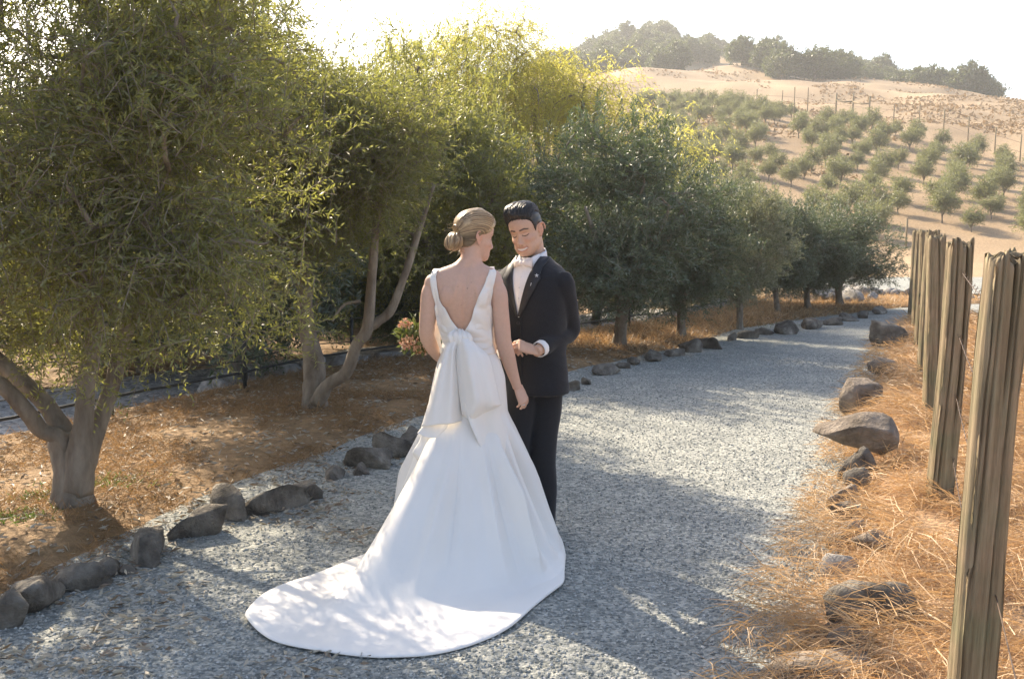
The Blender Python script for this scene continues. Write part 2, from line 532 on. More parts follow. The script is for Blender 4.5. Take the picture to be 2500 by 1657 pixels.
def grow_limbs(mb, nodes, clusters, rs, r0=.02, n=6, maxlen=9):
    """curved limbs from the nearest wood node to clump centres"""
    nodes = np.array(nodes)
    order = np.argsort(np.min(np.linalg.norm(clusters[:, None] - nodes[None], axis=2), axis=1))
    alln = list(nodes)
    for ci in order:
        c = clusters[ci]
        arr = np.array(alln)
        dd = np.linalg.norm(arr - c, axis=1) + .6 * np.maximum(0, arr[:, 2] - c[2])
        b = arr[np.argmin(dd)]
        L = np.linalg.norm(c - b)
        if L < .08 or L > maxlen: continue
        m1 = b + (c - b) * .35 + rs.normal(size=3) * .07 * L + np.array([0, 0, .10 * L])
        m2 = b + (c - b) * .7 + rs.normal(size=3) * .07 * L + np.array([0, 0, .08 * L])
        pth = spline([b, m1, m2, c], 7)
        rr = min(r0, .012 + .012 * L)
        mb.tube(pth, np.linspace(rr, .004, 7), n)
        for q in (3, 5, 6): alln.append(pth[q])

def tree_meshes(name, wood, ells, n_twigs, leaf_len, leaf_w, per, seed, twig_len=(.22, .42), up=.35, droop=.25, shoots=0,
                shoot_box=None, clusters=34, sig=.17, hollow=.5, limb_r=.022, trunk_n=12, leafmat='olive', limbs=True, spread=.75):
    """wood: list of (points, radii) in the tree's own space. Returns (trunk mesh, crown mesh)"""
    rs = np.random.RandomState(seed)
    p, outd, cc = crown_points(ells, n_twigs, rs, clusters, sig, hollow)
    d = unit(outd * .8 + rs.normal(size=p.shape) * .55 + np.array([0, 0, up]))
    ln = rs.uniform(*twig_len, n_twigs)
    (V, F, val), (TV, TF) = twig_leaves(p - d * ln[:, None] * .5, d, ln, leaf_len, leaf_w, per, rs, droop, spread)
    Vs, Fs, vals, TVs, TFs = [V], [F], [val], [TV], [TF]
    if shoots:
        E = np.array(ells)
        e = E[rs.randint(0, len(E), shoots)]
        a = rs.uniform(0, 2 * PI, shoots); rr = np.sqrt(rs.rand(shoots))
        sp = e[:, :3] + np.stack([rr * np.cos(a) * e[:, 3], rr * np.sin(a) * e[:, 4], np.sqrt(np.maximum(0, 1 - rr**2)) * e[:, 5] * .85], 1)
        sdn = unit(np.array([0, 0, 1.0]) + rs.normal(size=(shoots, 3)) * .22)
        sl = rs.uniform(.4, .8, shoots)
        (V, F, val), (TV, TF) = twig_leaves(sp, sdn, sl, leaf_len, leaf_w, per * 2, rs, .06, .6)
        for lst, arr in ((Vs, V), (Fs, F), (vals, val), (TVs, TV), (TFs, TF)): lst.append(arr)
    def cat(vs, fs):
        off = 0; out = []
        for v, f in zip(vs, fs): out.append(f + off); off += len(v)
        return np.vstack(vs), np.vstack(out)
    V, F = cat(Vs, Fs)
    crown = np_mesh(name + '_crown', V, F, True, attr=np.concatenate(vals))
    crown.materials.append(M[leafmat])
    mb = MB(); nodes = []
    for pts, rad in wood:
        sp = spline([(*a, r) for a, r in zip(pts, rad)], max(8, len(pts) * 5))
        mb.tube(sp[:, :3], sp[:, 3], trunk_n, .22, seed)
        nodes += list(sp[len(sp)//3:, :3])
    if limbs: grow_limbs(mb, nodes, cc, rs, limb_r)
    TV, TF = cat(TVs, TFs)
    b = len(mb.V)
    Vt = np.vstack([np.array(mb.V), TV])
    Ft = mb.F + [tuple(f) for f in (TF + b).tolist()]
    trunk = np_mesh(name + '_trunk', Vt, Ft, True)
    trunk.materials.append(M['bark'])
    return trunk, crown

def place_tree(name, meshes, loc, label, group, rz=0, sc=1.0, cat='tree', sz=None):
    r = empty(name, loc, rz); r.scale = (sc, sc, sz or sc)
    tag(r, label, cat, group)
    link('trunk', meshes[0], None, r); link('crown', meshes[1], None, r)
    return r

ROW = 'olive trees in the row along the road'
def loc_of(x, y): return (x, y, ground_z(x, y) - .03)

# nearest tree: forked trunk with two limbs leaning out to the left
B1 = Vector(loc_of(-2.47, 5.63))
rel = lambda base, px, py, Y: tuple(P(px, py, Y) - base)
wood1 = [
    ([rel(B1,185,1285,5.60), rel(B1,180,1215,5.62), rel(B1,172,1130,5.64), rel(B1,165,1075,5.66), rel(B1,160,1052,5.66)], [.17,.125,.105,.10,.07]),
    ([rel(B1,170,1110,5.62), rel(B1,146,1067,5.60), rel(B1,100,1050,5.57), rel(B1,63,1000,5.50), rel(B1,0,938,5.42), rel(B1,-90,900,5.3), rel(B1,-200,820,5.2)], [.06,.05,.047,.045,.04,.034,.02]),
    ([rel(B1,168,1090,5.68), rel(B1,158,1055,5.70), rel(B1,105,980,5.72), rel(B1,40,915,5.78), rel(B1,-40,840,5.8), rel(B1,-110,700,5.9), rel(B1,-150,520,5.9)], [.075,.065,.052,.047,.042,.035,.02]),
    ([rel(B1,190,1200,5.6), rel(B1,196,1110,5.58), rel(B1,204,1020,5.58), rel(B1,213,930,5.6), rel(B1,228,845,5.65), rel(B1,236,700,5.7), rel(B1,260,480,5.8), rel(B1,270,250,5.8)], [.09,.075,.055,.048,.045,.04,.03,.018]),
    ([rel(B1,200,1150,5.66), rel(B1,228,1070,5.7), rel(B1,258,985,5.76), rel(B1,280,920,5.8), rel(B1,300,830,5.9), rel(B1,380,650,6.0), rel(B1,470,430,6.0)], [.07,.06,.05,.045,.042,.034,.018]),
]
ells1 = [(-.1,-.1,2.45,1.8,.95,1.15,2.6), (-1.1,.0,1.75,1.2,.9,.85,.7), (.75,-.15,1.65,.85,.5,.72,.42), (.2,.0,3.3,1.6,.8,1.0,1.6), (.72,-.35,2.3,.6,.5,.8,.8), (-1.6,.1,2.9,1.2,.9,1.0,1.4), (.1,.2,1.5,.8,.5,.6,.25),
         (.4,.1,1.2,1.0,.5,.42,.28), (-.5,.3,1.25,.7,.6,.4,.5), (-.25,-.75,2.1,1.3,.35,.8,1.5), (.75,-.8,1.95,.75,.35,.85,1.1), (.2,-.7,1.4,1.1,.3,.4,.5), (-1.1,-.7,1.9,.7,.35,.7,.5)]
T1 = tree_meshes('near_olive', wood1, ells1, 9000, .048, .0102, 18, 11, shoots=120, clusters=21, hollow=.45, sig=.15)
place_tree('olive_tree', T1, B1, 'nearest olive tree, forked trunk by the lower left boulders, two limbs leaning left', ROW)

# second tree: straight stem and a long bent limb reaching right, beside the bride
B2 = Vector(loc_of(-1.73, 8.74))
wood2 = [
    ([rel(B2,770,1030,8.7), rel(B2,768,985,8.72), rel(B2,766,930,8.74), rel(B2,764,880,8.76), rel(B2,750,800,8.8), rel(B2,742,700,8.85), rel(B2,735,560,8.9), rel(B2,720,380,8.9), rel(B2,700,200,8.9)],
     [.16,.115,.10,.085,.07,.06,.05,.035,.018]),
    ([rel(B2,772,985,8.66), rel(B2,800,940,8.6), rel(B2,846,908,8.55), rel(B2,872,840,8.5), rel(B2,897,800,8.48), rel(B2,906,700,8.45), rel(B2,914,600,8.4), rel(B2,930,440,8.4), rel(B2,950,300,8.4)],
     [.07,.055,.052,.05,.052,.042,.037,.028,.015]),
    ([rel(B2,890,806,8.48), rel(B2,925,784,8.5), rel(B2,955,756,8.52), rel(B2,985,680,8.55), rel(B2,1012,600,8.6), rel(B2,1060,450,8.7)], [.04,.038,.04,.034,.028,.014]),
    ([rel(B2,880,735,8.5), rel(B2,845,742,8.5), rel(B2,822,765,8.45), rel(B2,812,785,8.4)], [.014,.013,.011,.006]),
]
ells2 = [(-.65,.2,2.5,1.3,1.1,1.0,3), (-1.0,.1,1.7,.85,.8,.6,1.1), (.2,.2,1.9,.7,.7,.65,1.0), (-.95,.2,3.1,1.05,1.0,.6,1.3), (.15,.4,2.55,.65,.7,.55,.7), (.62,-.4,2.35,.55,.45,.6,.7), (-.15,-.55,1.6,.5,.3,.5,.7), (.5,-.65,2.3,.7,.3,.6,1.3), (-.1,-.75,2.35,.6,.3,.7,1.0)]
T2 = tree_meshes('second_olive', wood2, ells2, 8600, .052, .0108, 17, 23, shoots=60, clusters=30, hollow=.3)
place_tree('olive_tree', T2, B2, 'olive tree behind the bride with a straight stem and a long bent limb reaching right', ROW)

# variants for the rest of the row
def simple_wood(h, r, rs, lean=(0, 0), forks=3, fz=.75):
    w = []
    top = np.array([lean[0], lean[1], fz])
    w.append(([(0,0,-.05), (lean[0]*.3, lean[1]*.3, fz*.35), tuple(top), tuple(top + np.array([lean[0]*.3, lean[1]*.3, .3]))], [r*1.5, r, r*.9, r*.7]))
    for k in range(forks):
        a = 2 * PI * k / forks + rs.uniform(-.5, .5)
        o = np.array([math.cos(a), math.sin(a), 0])
        w.append(([tuple(top - np.array([0,0,.1])), tuple(top + o*.2 + np.array([0,0,.35])), tuple(top + o*.5 + np.array([0,0,.9])),
                   tuple(top + o*.75 + np.array([0,0,h*.5]))], [r*.7, r*.6, r*.45, r*.2]))
    return w
rs_ = np.random.RandomState(3)
VAR = []
for k, (ells, lean) in enumerate([
    ([(0,0,2.05,1.45,1.35,1.05,3), (.6,.1,1.35,.8,.8,.6,1), (-.6,-.1,1.4,.8,.8,.6,1), (.0,0,2.9,1.0,1.0,.7,1.2)], (.06, 0)),
    ([(0,0,2.2,1.35,1.35,1.1,3), (-.5,.3,1.35,.9,.8,.65,1), (.55,-.2,1.55,.9,.8,.7,1), (.2,0,3.0,.9,.9,.6,1.0)], (-.25, .05)),
    ([(0,0,2.0,1.3,1.3,1.15,3), (.3,.2,1.2,.9,.9,.6,1), (-.3,0,2.85,1.0,1.0,.7,1.3)], (.12, .1))]):
    VAR.append(tree_meshes('row_olive', simple_wood(3, .085, rs_, lean, 3 + k % 2), ells, 3900, .085, .018, 14, 40 + k,
                           twig_len=(.2, .4), shoots=110, clusters=30, hollow=.4, leafmat='row_olive'))
row = [  # x, y, variant, turn, scale, height scale, label
    (-1.15, 13.9, 0, .6, 1.22, 1.18, 'sunlit olive tree seen between the heads of the bride and groom'),
    (1.45, 13.4, 1, 1.9, 1.0, .84, 'tall dark olive tree just right of the groom, on a single upright trunk'),
    (2.54, 14.8, 2, 3.6, .80, .66, 'olive tree whose trunk leans and forks in a V beside the edging stones'),
    (3.72, 16.2, 0, 4.4, .62, .66, 'silvery olive tree with thin pale stems, next to the V-forked olive'),
    (4.95, 18.5, 1, 5.0, .60, .56, 'olive tree on a short dark trunk, third from the far end of the row'),
    (5.75, 19.3, 2, .9, .74, .56, 'olive tree second from the far end of the row, on a leaning trunk'),
    (6.70, 20.3, 0, 2.6, .84, .55, 'dark rounded olive tree at the far end of the row by the bend'),
]
for x, y, v, rz, s, sz, lab in row:
    t_ = place_tree('olive_tree', VAR[v], loc_of(x, y), lab, ROW, rz, s, sz=sz)
    if 'sunlit' in lab or 'silvery olive tree with' in lab:        # same crown shape, other leaf colour; on the sunlit tree it paints sunlight
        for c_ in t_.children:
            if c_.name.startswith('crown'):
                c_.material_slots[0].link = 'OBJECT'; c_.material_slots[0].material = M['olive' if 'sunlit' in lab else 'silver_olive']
back = [(-3.3,11.9,0,2.0,1.35), (-7.2,12.4,1,.3,1.2), (-5.0,13.6,2,2.2,1.2), (-3.1,15.2,0,1.2,1.15), (-10,15,0,3.0,1.4), (-.5,18.5,1,4.0,1.1), (1.6,20.5,2,5.2,1.1), (3.6,22.5,0,.4,1.05), (-6.6,17.5,1,5.5,1.4),
        (-3.2,19.5,2,.9,1.35), (-13,19,1,1.9,1.6), (-9,21,2,2.9,1.6), (-5,24,0,3.9,1.5), (-1.2,24,1,4.9,1.4), (-1.9,16.4,2,.2,1.0), (5.4,24.5,2,3.3,.9)]
blabs = ['tall olive tree between the second trunk and the metal fence, its top above the others',
         'olive tree beyond the side lane, low behind the nearest forked trunk',
         'olive tree beyond the side lane, seen under the crown left of the second trunk',
         'olive tree beyond the stone bank, behind the bent limb near the bride',
         'tall olive tree at the far left beyond the side lane',
         'olive tree beyond the rubble bank, directly behind the couple',
         'olive tree beyond the rubble bank, behind the dark tree beside the groom',
         'olive tree beyond the rubble bank, under the yellow pepper tree',
         'large olive tree deep behind the side lane on the left',
         'large olive tree behind the trees of the rubble bank, left of the bride',
         'largest olive tree of the far left corner behind the side lane',
         'olive tree far behind the nearest trunk, deep in the grove',
         'olive tree deep in the grove behind the second olive trunk',
         'olive tree deep in the grove behind the bride and groom',
         'small olive tree at the rubble bank just left of the bride',
         'small olive tree at the rock heap beyond the silvery olive']
for (x, y, v, rz, s), lab in zip(back, blabs):
    b_ = loc_of(x, y); place_tree('olive_tree', VAR[v], (b_[0], b_[1], b_[2] - .5), lab, 'olive trees beyond the side lane', rz, s)

# yellow-green pepper tree behind the row
pe_e = [(-.3,0,3.2,2.2,2.0,1.35,3), (-1.7,0,3.7,1.5,1.4,1.4,1.4), (1.9,0,2.7,1.3,1.3,1.2,1.2), (-1.2,0,4.7,1.5,1.4,.9,1.5), (-2.6,0,4.4,1.1,1.0,1.0,.8), (.6,0,4.1,1.1,1.0,.7,.8)]
pw = simple_wood(5, .16, rs_, (.2, 0), 5, 1.6)
PEP = tree_meshes('pepper', pw, pe_e, 6400, .085, .016, 16, 77, twig_len=(.5, .95), up=.1, droop=.75, clusters=26, sig=.3, hollow=.45, leafmat='pepper', limb_r=.05, spread=.5)
place_tree('pepper_tree', PEP, loc_of(.95, 22.5), 'tall yellow-green weeping pepper tree rising behind the olive row', None, 0, 1.08, sz=1.22)

# ------------------------------------------------------------------ young orchard on the slope
ORV = []
for k in range(3):
    e = [(0,0,1.75,1.25,1.2,.85,2), (.5,.2,1.35,.8,.8,.5,1), (-.5,-.1,1.5,.8,.8,.55,1)]
    ORV.append(tree_meshes('orchard_olive', simple_wood(2.2, .06, rs_, (.1*k-.1, 0), 3, .55), e, 620, .17, .045, 8, 90 + k,
                           twig_len=(.35, .65), clusters=16, sig=.22, hollow=.3, leafmat='young_olive', trunk_n=6, spread=.9))
rs_o = np.random.RandomState(8)
fence_y = lambda x: np.interp(x, [10, 27, 43, 60], [150, 135, 88, 60])
n_or = 0
ang = math.radians(24)
for i in range(-30, 40):
    for j in range(0, 50):
        a = i * 3.6; b = j * 3.2
        x = 20.5 + a * math.cos(ang) - b * math.sin(ang) + rs_o.uniform(-.5, .5)
        y = 50 + a * math.sin(ang) * .6 + b * math.cos(ang) + rs_o.uniform(-.5, .5)
        if y < 51 or y > fence_y(x) - 4: continue
        u = x / y
        if u < .12 or u > .54: continue
        if u < .30 and y < 54: continue
        if rs_o.rand() < .08: continue
        r = place_tree('young_olive_tree', ORV[(i * 7 + j * 3) % 3], loc_of(x, y), 'young grey-green olive tree in the rows on the dry slope',
                       'young olive trees of the hillside orchard', rs_o.uniform(0, 6.28), rs_o.uniform(.55, .9))
        n_or += 1
print('orchard trees', n_or)

# ------------------------------------------------------------------ oaks on the far hill
OAK = []
for k in range(3):
    e = [(0,0,4.2,4.6,4.4,2.8,3), (2.2,.5,3.2,2.6,2.6,2.0,1), (-2.4,-.4,3.2,2.6,2.6,1.9,1), (.3,0,6.0,2.8,2.8,1.5,1)]
    OAK.append(tree_meshes('oak', simple_wood(5, .28, rs_, (.2, .1), 4, 1.4), e, 900, .62, .36, 8, 60 + k, twig_len=(.8, 1.6), clusters=26,
                           sig=.5, hollow=.55, leafmat='oak', trunk_n=6, limb_r=.12, limbs=False, spread=1.0))
bare = [(1590,260),(1610,190),(1660,150),(1760,132),(1830,150),(1880,190),(1895,240),(1800,225),(1720,215)]
def inside(px, py, poly):
    c = False; n = len(poly)
    for i in range(n):
        x1, y1 = poly[i]; x2, y2 = poly[(i + 1) % n]
        if (y1 > py) != (y2 > py) and px < (x2 - x1) * (py - y1) / (y2 - y1) + x1: c = not c
    return c
rs_k = np.random.RandomState(21)
n_oak = 0; spots = []
while n_oak < 290 and len(spots) < 12000:
    u = rs_k.uniform(.02, .47); Y = rs_k.uniform(205, 372)
    crest = np.interp(u, [-.4, .1, .2, .36, .5, .8], [230, 228, 215, 180, 142, 130])
    spots.append(0)
    if Y < crest + 6: continue
    x = u * Y; z = ground_z(x, Y)
    px, py = to_px(x, Y, z + 2)
    s = rs_k.uniform(.5, .95)
    hpx = 6 * s / Y * FPX
    if any(inside(px, py - q * hpx, bare) for q in (0, .5, 1)) and rs_k.rand() < .96: continue
    if px > 1900 and rs_k.rand() < .25 and Y < 300: continue
    if any(abs(x - a) + abs(Y - b) < 4.5 for a, b in [s for s in spots if s]): continue
    spots[-1] = (x, Y)
    place_tree('oak_tree', OAK[n_oak % 3], (x, Y, z - .3), 'round dark oak in the woodland on the far hill', 'oaks on the far hill', rs_k.uniform(0, 6.28), s)
    n_oak += 1
print('oaks', n_oak)
# ------------------------------------------------------------------ stones
_ico = bmesh.new(); bmesh.ops.create_icosphere(_ico, subdivisions=3, radius=1.0)
ICO_V = np.array([v.co[:] for v in _ico.verts]); ICO_F = np.array([[v.index for v in f.verts] for f in _ico.faces]); _ico.free()
_ico = bmesh.new(); bmesh.ops.create_icosphere(_ico, subdivisions=2, radius=1.0)
ICO2_V = np.array([v.co[:] for v in _ico.verts]); ICO2_F = np.array([[v.index for v in f.verts] for f in _ico.faces]); _ico.free()

def rock_mesh(name, dims, seed, facets=17, rough=.15, fine=True):
    rs = np.random.RandomState(seed)
    v = (ICO_V if fine else ICO2_V).copy()
    for _ in range(facets):
        n = unit(rs.normal(size=3)); o = rs.uniform(.38, .74)
        d = np.maximum(0, v @ n - o)
        v -= n * (d * .92)[:, None]
    off = rs.uniform(0, 50, 3)
    for i in range(len(v)):
        q = Vector(v[i] * 1.5 + off)
        v[i] *= 1 + rough * mnoise.noise(q) + rough * .6 * mnoise.noise(q * 2.6) + rough * .35 * mnoise.noise(q * 6)
    lo, hi = v.min(0), v.max(0)
    v = (v - (lo + hi) / 2) / (hi - lo) * np.array(dims)
    v[:, 2] += dims[2] * .36
    return np_mesh(name, v, ICO_F if fine else ICO2_F, True)

def stone(pxc, pyb, wpx, hpx, seed, label, group, name='boulder', rz=0.0, z=0.02, mat_='rock', tilt=(0, 0), cat='boulder'):
    g = G(pxc, pyb, z); Y = g.y
    w = wpx * Y / FPX; h = hpx * Y / FPX
    D = w * .75
    H = max(.45 * w, h * 1.0 - .12 * D) * 1.12
    w *= 1.2; H *= 1.2
    if z > .03: H *= 1.05; z += .02
    o = link(name, rock_mesh(name, (w * 1.04, D, H), seed), M[mat_])
    o.location = (g.x, Y + D * .35, max(z, ground_z(g.x, Y) * .9 if z > .03 else z) - .02 - .10 * H)
    o.rotation_euler = (tilt[0], tilt[1], rz)
    return tag(o, label, cat, group)

LS = 'boulders edging the left side of the road'
left = [
    (12, 1525, 95, 105, 'dark boulder cut by the left frame edge, nearest of the left edging'),
    (66, 1480, 165, 100, 'large dark boulder at the lower left, second from the frame corner'),
    (182, 1436, 125, 80, 'pointed grey boulder right of the large dark one at the lower left'),
    (252, 1396, 85, 50, 'low rounded stone between the pointed boulder and the tall slanted one'),
    (308, 1396, 36, 28, 'fist sized stone against the low rounded one at the left edge'),
    (358, 1366, 138, 90, 'slanted grey boulder below the nearest olive trunk shadow'),
    (468, 1310, 122, 88, 'domed boulder with a dark left face, right of the nearest olive'),
    (556, 1262, 112, 92, 'squat dark boulder at the start of the long low pair, left of the train'),
    (655, 1246, 150, 80, 'broad low boulder of the pair, left of the bridal train'),
    (738, 1216, 75, 55, 'small grey stone half sunk in gravel after the broad low boulder'),
    (812, 1166, 66, 32, 'flat stone lying level with the gravel below the second olive trunk'),
    (893, 1138, 110, 66, 'angular brown boulder with a flat left face near the dress'),
    (880, 1152, 62, 26, 'flat stone in front of the angular brown boulder'),
    (953, 1114, 100, 72, 'rounded pale grey boulder left of the skirt'),
    (1000, 1086, 76, 50, 'rounded boulder half hidden by the skirt at hip height'),
]
for k, (a, b, w, h, lab) in enumerate(left):
    stone(a, b, w, h, 100 + k, lab, LS, rz=(k * 1.7) % 6.28)
far_left = [(1388,952,50,34),(1345,962,60,44),(1432,935,36,22),(1476,912,62,26),(1520,896,34,18),(1552,888,40,24),(1597,879,58,34),(1646,868,46,24),(1686,858,50,40),
            (1738,848,66,34),(1788,829,34,24),(1826,824,44,24),(1866,815,42,20),(1920,812,72,26),(1985,800,58,20),(2035,792,44,18),(2070,782,46,18),(2110,774,40,16),(2150,765,44,18)]
beside = ['by the groom, first one past his jacket hem', 'partly behind the groom at his thigh', 'just past the groom hem stones, small and low', 'flat and wide, in front of the tall dark olive',
          'small, right of the flat wide one', 'low, before the V-forked olive', 'knobbly, left of the V-forked olive roots', 'low, against the V-forked olive', 'dark, under the V-forked olive',
          'broad and dark, right of the V-forked olive', 'small, left of the thin pale stems', 'at the foot of the thin pale stems', 'right of the thin pale stems', 'long and low at the sunlit strip of road',
          'past the sunlit strip of road', 'small, past the long low one', 'low, below the last olive but one', 'small, below the last olive', 'last one before the bend']
for k, ((a, b, w, h), t) in enumerate(zip(far_left, beside)):
    stone(a, b, w, h, 140 + k, 'grey edging stone ' + t, LS, rz=(k * 2.3) % 6.28, name='boulder')

M['brown_rock'] = noisy('brown_stone', [(0.3, (0.10, 0.08, 0.06)), (0.45, (0.20, 0.165, 0.13)), (0.6, (0.30, 0.25, 0.20)), (0.75, (0.44, 0.40, 0.33))], scale=6, rough=.92, bump=.04, bscale=24)
RS = 'stones along the right bank'
right = [
    (2176, 838, 74, 58, .06, 'dark upright stone at the far end of the right bank', (0,0)),
    (2160, 914, 58, 44, .06, 'weathered stone second from the far end of the right bank', (0,0)),
    (2128, 1004, 92, 92, .04, 'pale slab sloping up to the straw, beyond the overhanging flat rock', (0,-.5)),
    (2112, 1096, 165, 88, .16, 'big flat brown rock jutting over the road edge', (.1,-.18)),
    (2106, 1172, 84, 92, .02, 'dark stone under the jutting flat rock', (0,0)),
    (2108, 1190, 56, 50, .06, 'small sunlit stone below the dark one, ridge in the straw', (0,-.4)),
    (2078, 1232, 72, 56, .03, 'sunlit slab leaning on the right bank', (0,-.5)),
    (2090, 1276, 92, 52, .04, 'mossy dark stone at the middle of the right bank', (0,0)),
    (2084, 1330, 104, 68, .03, 'grey tilted stone at the foot of the second post', (0,-.35)),
    (2136, 1340, 84, 52, .12, 'smooth rounded pale stone in the straw', (0,0)),
    (2064, 1408, 100, 76, .03, 'cream coloured rough stone above the big dark rock', (0,-.3)),
    (2128, 1545, 225, 105, .04, 'big dark blue-grey slab near the nearest post', (.05,.12)),
    (2022, 1580, 92, 118, .0, 'upright dark block at the left end of the big slab', (0,.1)),
    (2088, 1606, 112, 78, .06, 'rough grey stone in straw below the big slab', (0,0)),
    (2010, 1700, 240, 120, .0, 'large grey rock cut by the bottom of the frame', (0,0)),
]
for k, (a, b, w, h, z, lab, tl) in enumerate(right):
    stone(a, b, w, h, 200 + k, lab, RS, rz=(k * 1.3) % .9 - .4, z=z, tilt=tl, mat_='pale_rock' if 'cream' in lab else 'rock' if 'dark' in lab else 'brown_rock')

# rubble bank beyond the metal fence and by the bend (small pale rocks, shared meshes)
RUB = [rock_mesh('bank_rock', (1, .8, .62), 300 + k, 8, .12, False) for k in range(5)]
for me in RUB: me.materials.append(M['pale_rock'])
rs_r = np.random.RandomState(4)
def rubble(x, y, s, label, group, k):
    o = link('bank_rock', RUB[k % 5], None); o.location = (x, y, ground_z(x, y) - .02)
    o.rotation_euler = (rs_r.uniform(-.3, .3), rs_r.uniform(-.3, .3), rs_r.uniform(0, 6.28)); o.scale = (s, s, s * rs_r.uniform(.8, 1.2))
    tag(o, label, 'rock', group)
for k in range(120):
    y = rs_r.uniform(10.5, 23.5)
    rubble(Fx(y) - rs_r.uniform(.5, 1.5), y, rs_r.uniform(.18, .5), 'small pale rock of the rubble bank beyond the metal fence', 'rubble bank beyond the fence', k)
for k in range(34):
    y = rs_r.uniform(21.5, 24.5); x = 7.0 + (y - 21.5) * .35 + rs_r.normal() * .35
    rubble(x, y, rs_r.uniform(.2, .5), 'pale rock in the heap behind the last olive trunk', 'rock heap by the bend', k)
for k in range(24):
    t = k / 23
    rubble(8.2 + 2.4 * t + rs_r.normal() * .08, 23.9 - 1.4 * t**1.5, rs_r.uniform(.16, .34), 'tan stone of the slanting row along the crossing road', 'stone row along the crossing road', k)

# ------------------------------------------------------------------ weathered post fence on the right
def wood_mat():
    m, nt, b, out = new_mat('weathered_post_wood')
    tc = N(nt, 'ShaderNodeTexCoord'); mp = N(nt, 'ShaderNodeMapping'); mp.inputs['Scale'].default_value = (1, 1, .045)
    nt.links.new(tc.outputs['Object'], mp.inputs['Vector'])
    n1 = N(nt, 'ShaderNodeTexNoise', Scale=55, Detail=6, Roughness=.7)
    n2 = N(nt, 'ShaderNodeTexNoise', Scale=4, Detail=3, Roughness=.6)
    nt.links.new(mp.outputs[0], n1.inputs['Vector']); nt.links.new(tc.outputs['Object'], n2.inputs['Vector'])
    c1 = ramp(nt, n1.outputs['Fac'], [(.26, (.10, .08, .058)), (.46, (.23, .19, .135)), (.62, (.31, .265, .195)), (.8, (.42, .37, .285))])
    c2 = ramp(nt, n2.outputs['Fac'], [(.35, (.80, .86, .72)), (.6, (1.08, 1.0, .9))])
    mx = N(nt, 'ShaderNodeMix', data_type='RGBA', blend_type='MULTIPLY'); mx.inputs[0].default_value = 1
    nt.links.new(c1, mx.inputs[6]); nt.links.new(c2, mx.inputs[7]); nt.links.new(mx.outputs[2], b.inputs['Base Color'])
    b.inputs['Roughness'].default_value = .9; b.inputs['Specular IOR Level'].default_value = .15
    bp = N(nt, 'ShaderNodeBump', Strength=1.0, Distance=.006)
    nt.links.new(n1.outputs['Fac'], bp.inputs['Height']); nt.links.new(bp.outputs[0], b.inputs['Normal'])
    return m
M['post'] = wood_mat()

def post_mesh(w, d, h, seed, cracks, base=.35):
    """squared timber with weathered grooves, checks and a ragged top"""
    rs = np.random.RandomState(seed)
    n = 120; nz = 44
    per = np.arange(n) / n
    hw, hd = w / 2, d / 2
    pts = []; nor = []
    tot = 2 * (w + d)
    for p in per:
        s = p * tot
        if s < w: q = (-hw + s, -hd); m = (0, -1)
        elif s < w + d: q = (hw, -hd + s - w); m = (1, 0)
        elif s < 2*w + d: q = (hw - (s - w - d), hd); m = (0, 1)
        else: q = (-hw, hd - (s - 2*w - d)); m = (-1, 0)
        pts.append(q); nor.append(m)
    pts = np.array(pts); nor = np.array(nor, float)
    r = np.maximum(np.abs(pts[:, 0]) / hw, np.abs(pts[:, 1]) / hd)
    cor = np.minimum(np.abs(np.abs(pts[:, 0]) - hw), 9) + np.minimum(np.abs(np.abs(pts[:, 1]) - hd), 9)
    pts = pts * (1 - .09 * np.exp(-(cor / .016)**2))[:, None]
    zs = np.linspace(-base, h, nz)
    groove = .0010 * rs.normal(size=n) + .0035 * vnoise(per * 26, per * 0 + seed * 3)
    groove -= np.where(rs.rand(n) < .035, .006, 0)
    V = []
    ragged = .02 * vnoise(per * 14, per * 0 + seed) + .025 * vnoise(per * 40 + 5, per * 0 + seed) - .05 * np.exp(-((per - .14) / .03)**2)
    for i, z in enumerate(zs):
        t = (z + base) / (h + base)
        g = groove * (.7 + .5 * vnoise(per * 9, per * 0 + z * 2.2)) + .0015 * vnoise(per * 34 + z * .8, per * 0 + z * 6)
        for cp, cw, z0, dep in cracks:       # long open checks from the top down
            c = cp + .012 * math.sin(z * 3 + seed) 
            g = g - dep * np.exp(-((per - c) / cw)**2) * smoothstep(z0, z0 + .35, z)
        edge_w = -.010 * np.exp(-((cor) / .02)**2) * (1 + vnoise(per * 3, per * 0 + z * 5))
        P2 = pts + nor * (g + edge_w)[:, None]
        P2 = P2 * (1 - .05 * t)
        lean = .012 * vnoise(np.array([z * 1.1 + seed]), np.array([0.]))[0]
        zz = np.full(n, z) + (ragged * smoothstep(.9, 1.0, t))
        V.append(np.column_stack([P2[:, 0] + lean, P2[:, 1], zz]))
    top = V[-1].copy()
    for s, dz in ((.86, .006), (.62, -.006), (.34, .004), (.1, 0)):
        q = top.copy(); q[:, :2] *= s
        q[:, 2] = h + (top[:, 2] - h) * s * .8 + dz + .014 * vnoise(q[:, 0] * 60 + seed, q[:, 1] * 60)
        V.append(q)
    V = np.vstack(V); R = len(V) // n
    i = np.arange(R - 1)[:, None]; k = np.arange(n)[None, :]; k2 = (k + 1) % n
    F = [tuple(f) for f in np.stack([i*n + k, i*n + k2, (i+1)*n + k2, (i+1)*n + k], -1).reshape(-1, 4)]
    F.append(tuple((R - 1) * n + kk for kk in range(n)))
    return np_mesh('post', V, F, True)

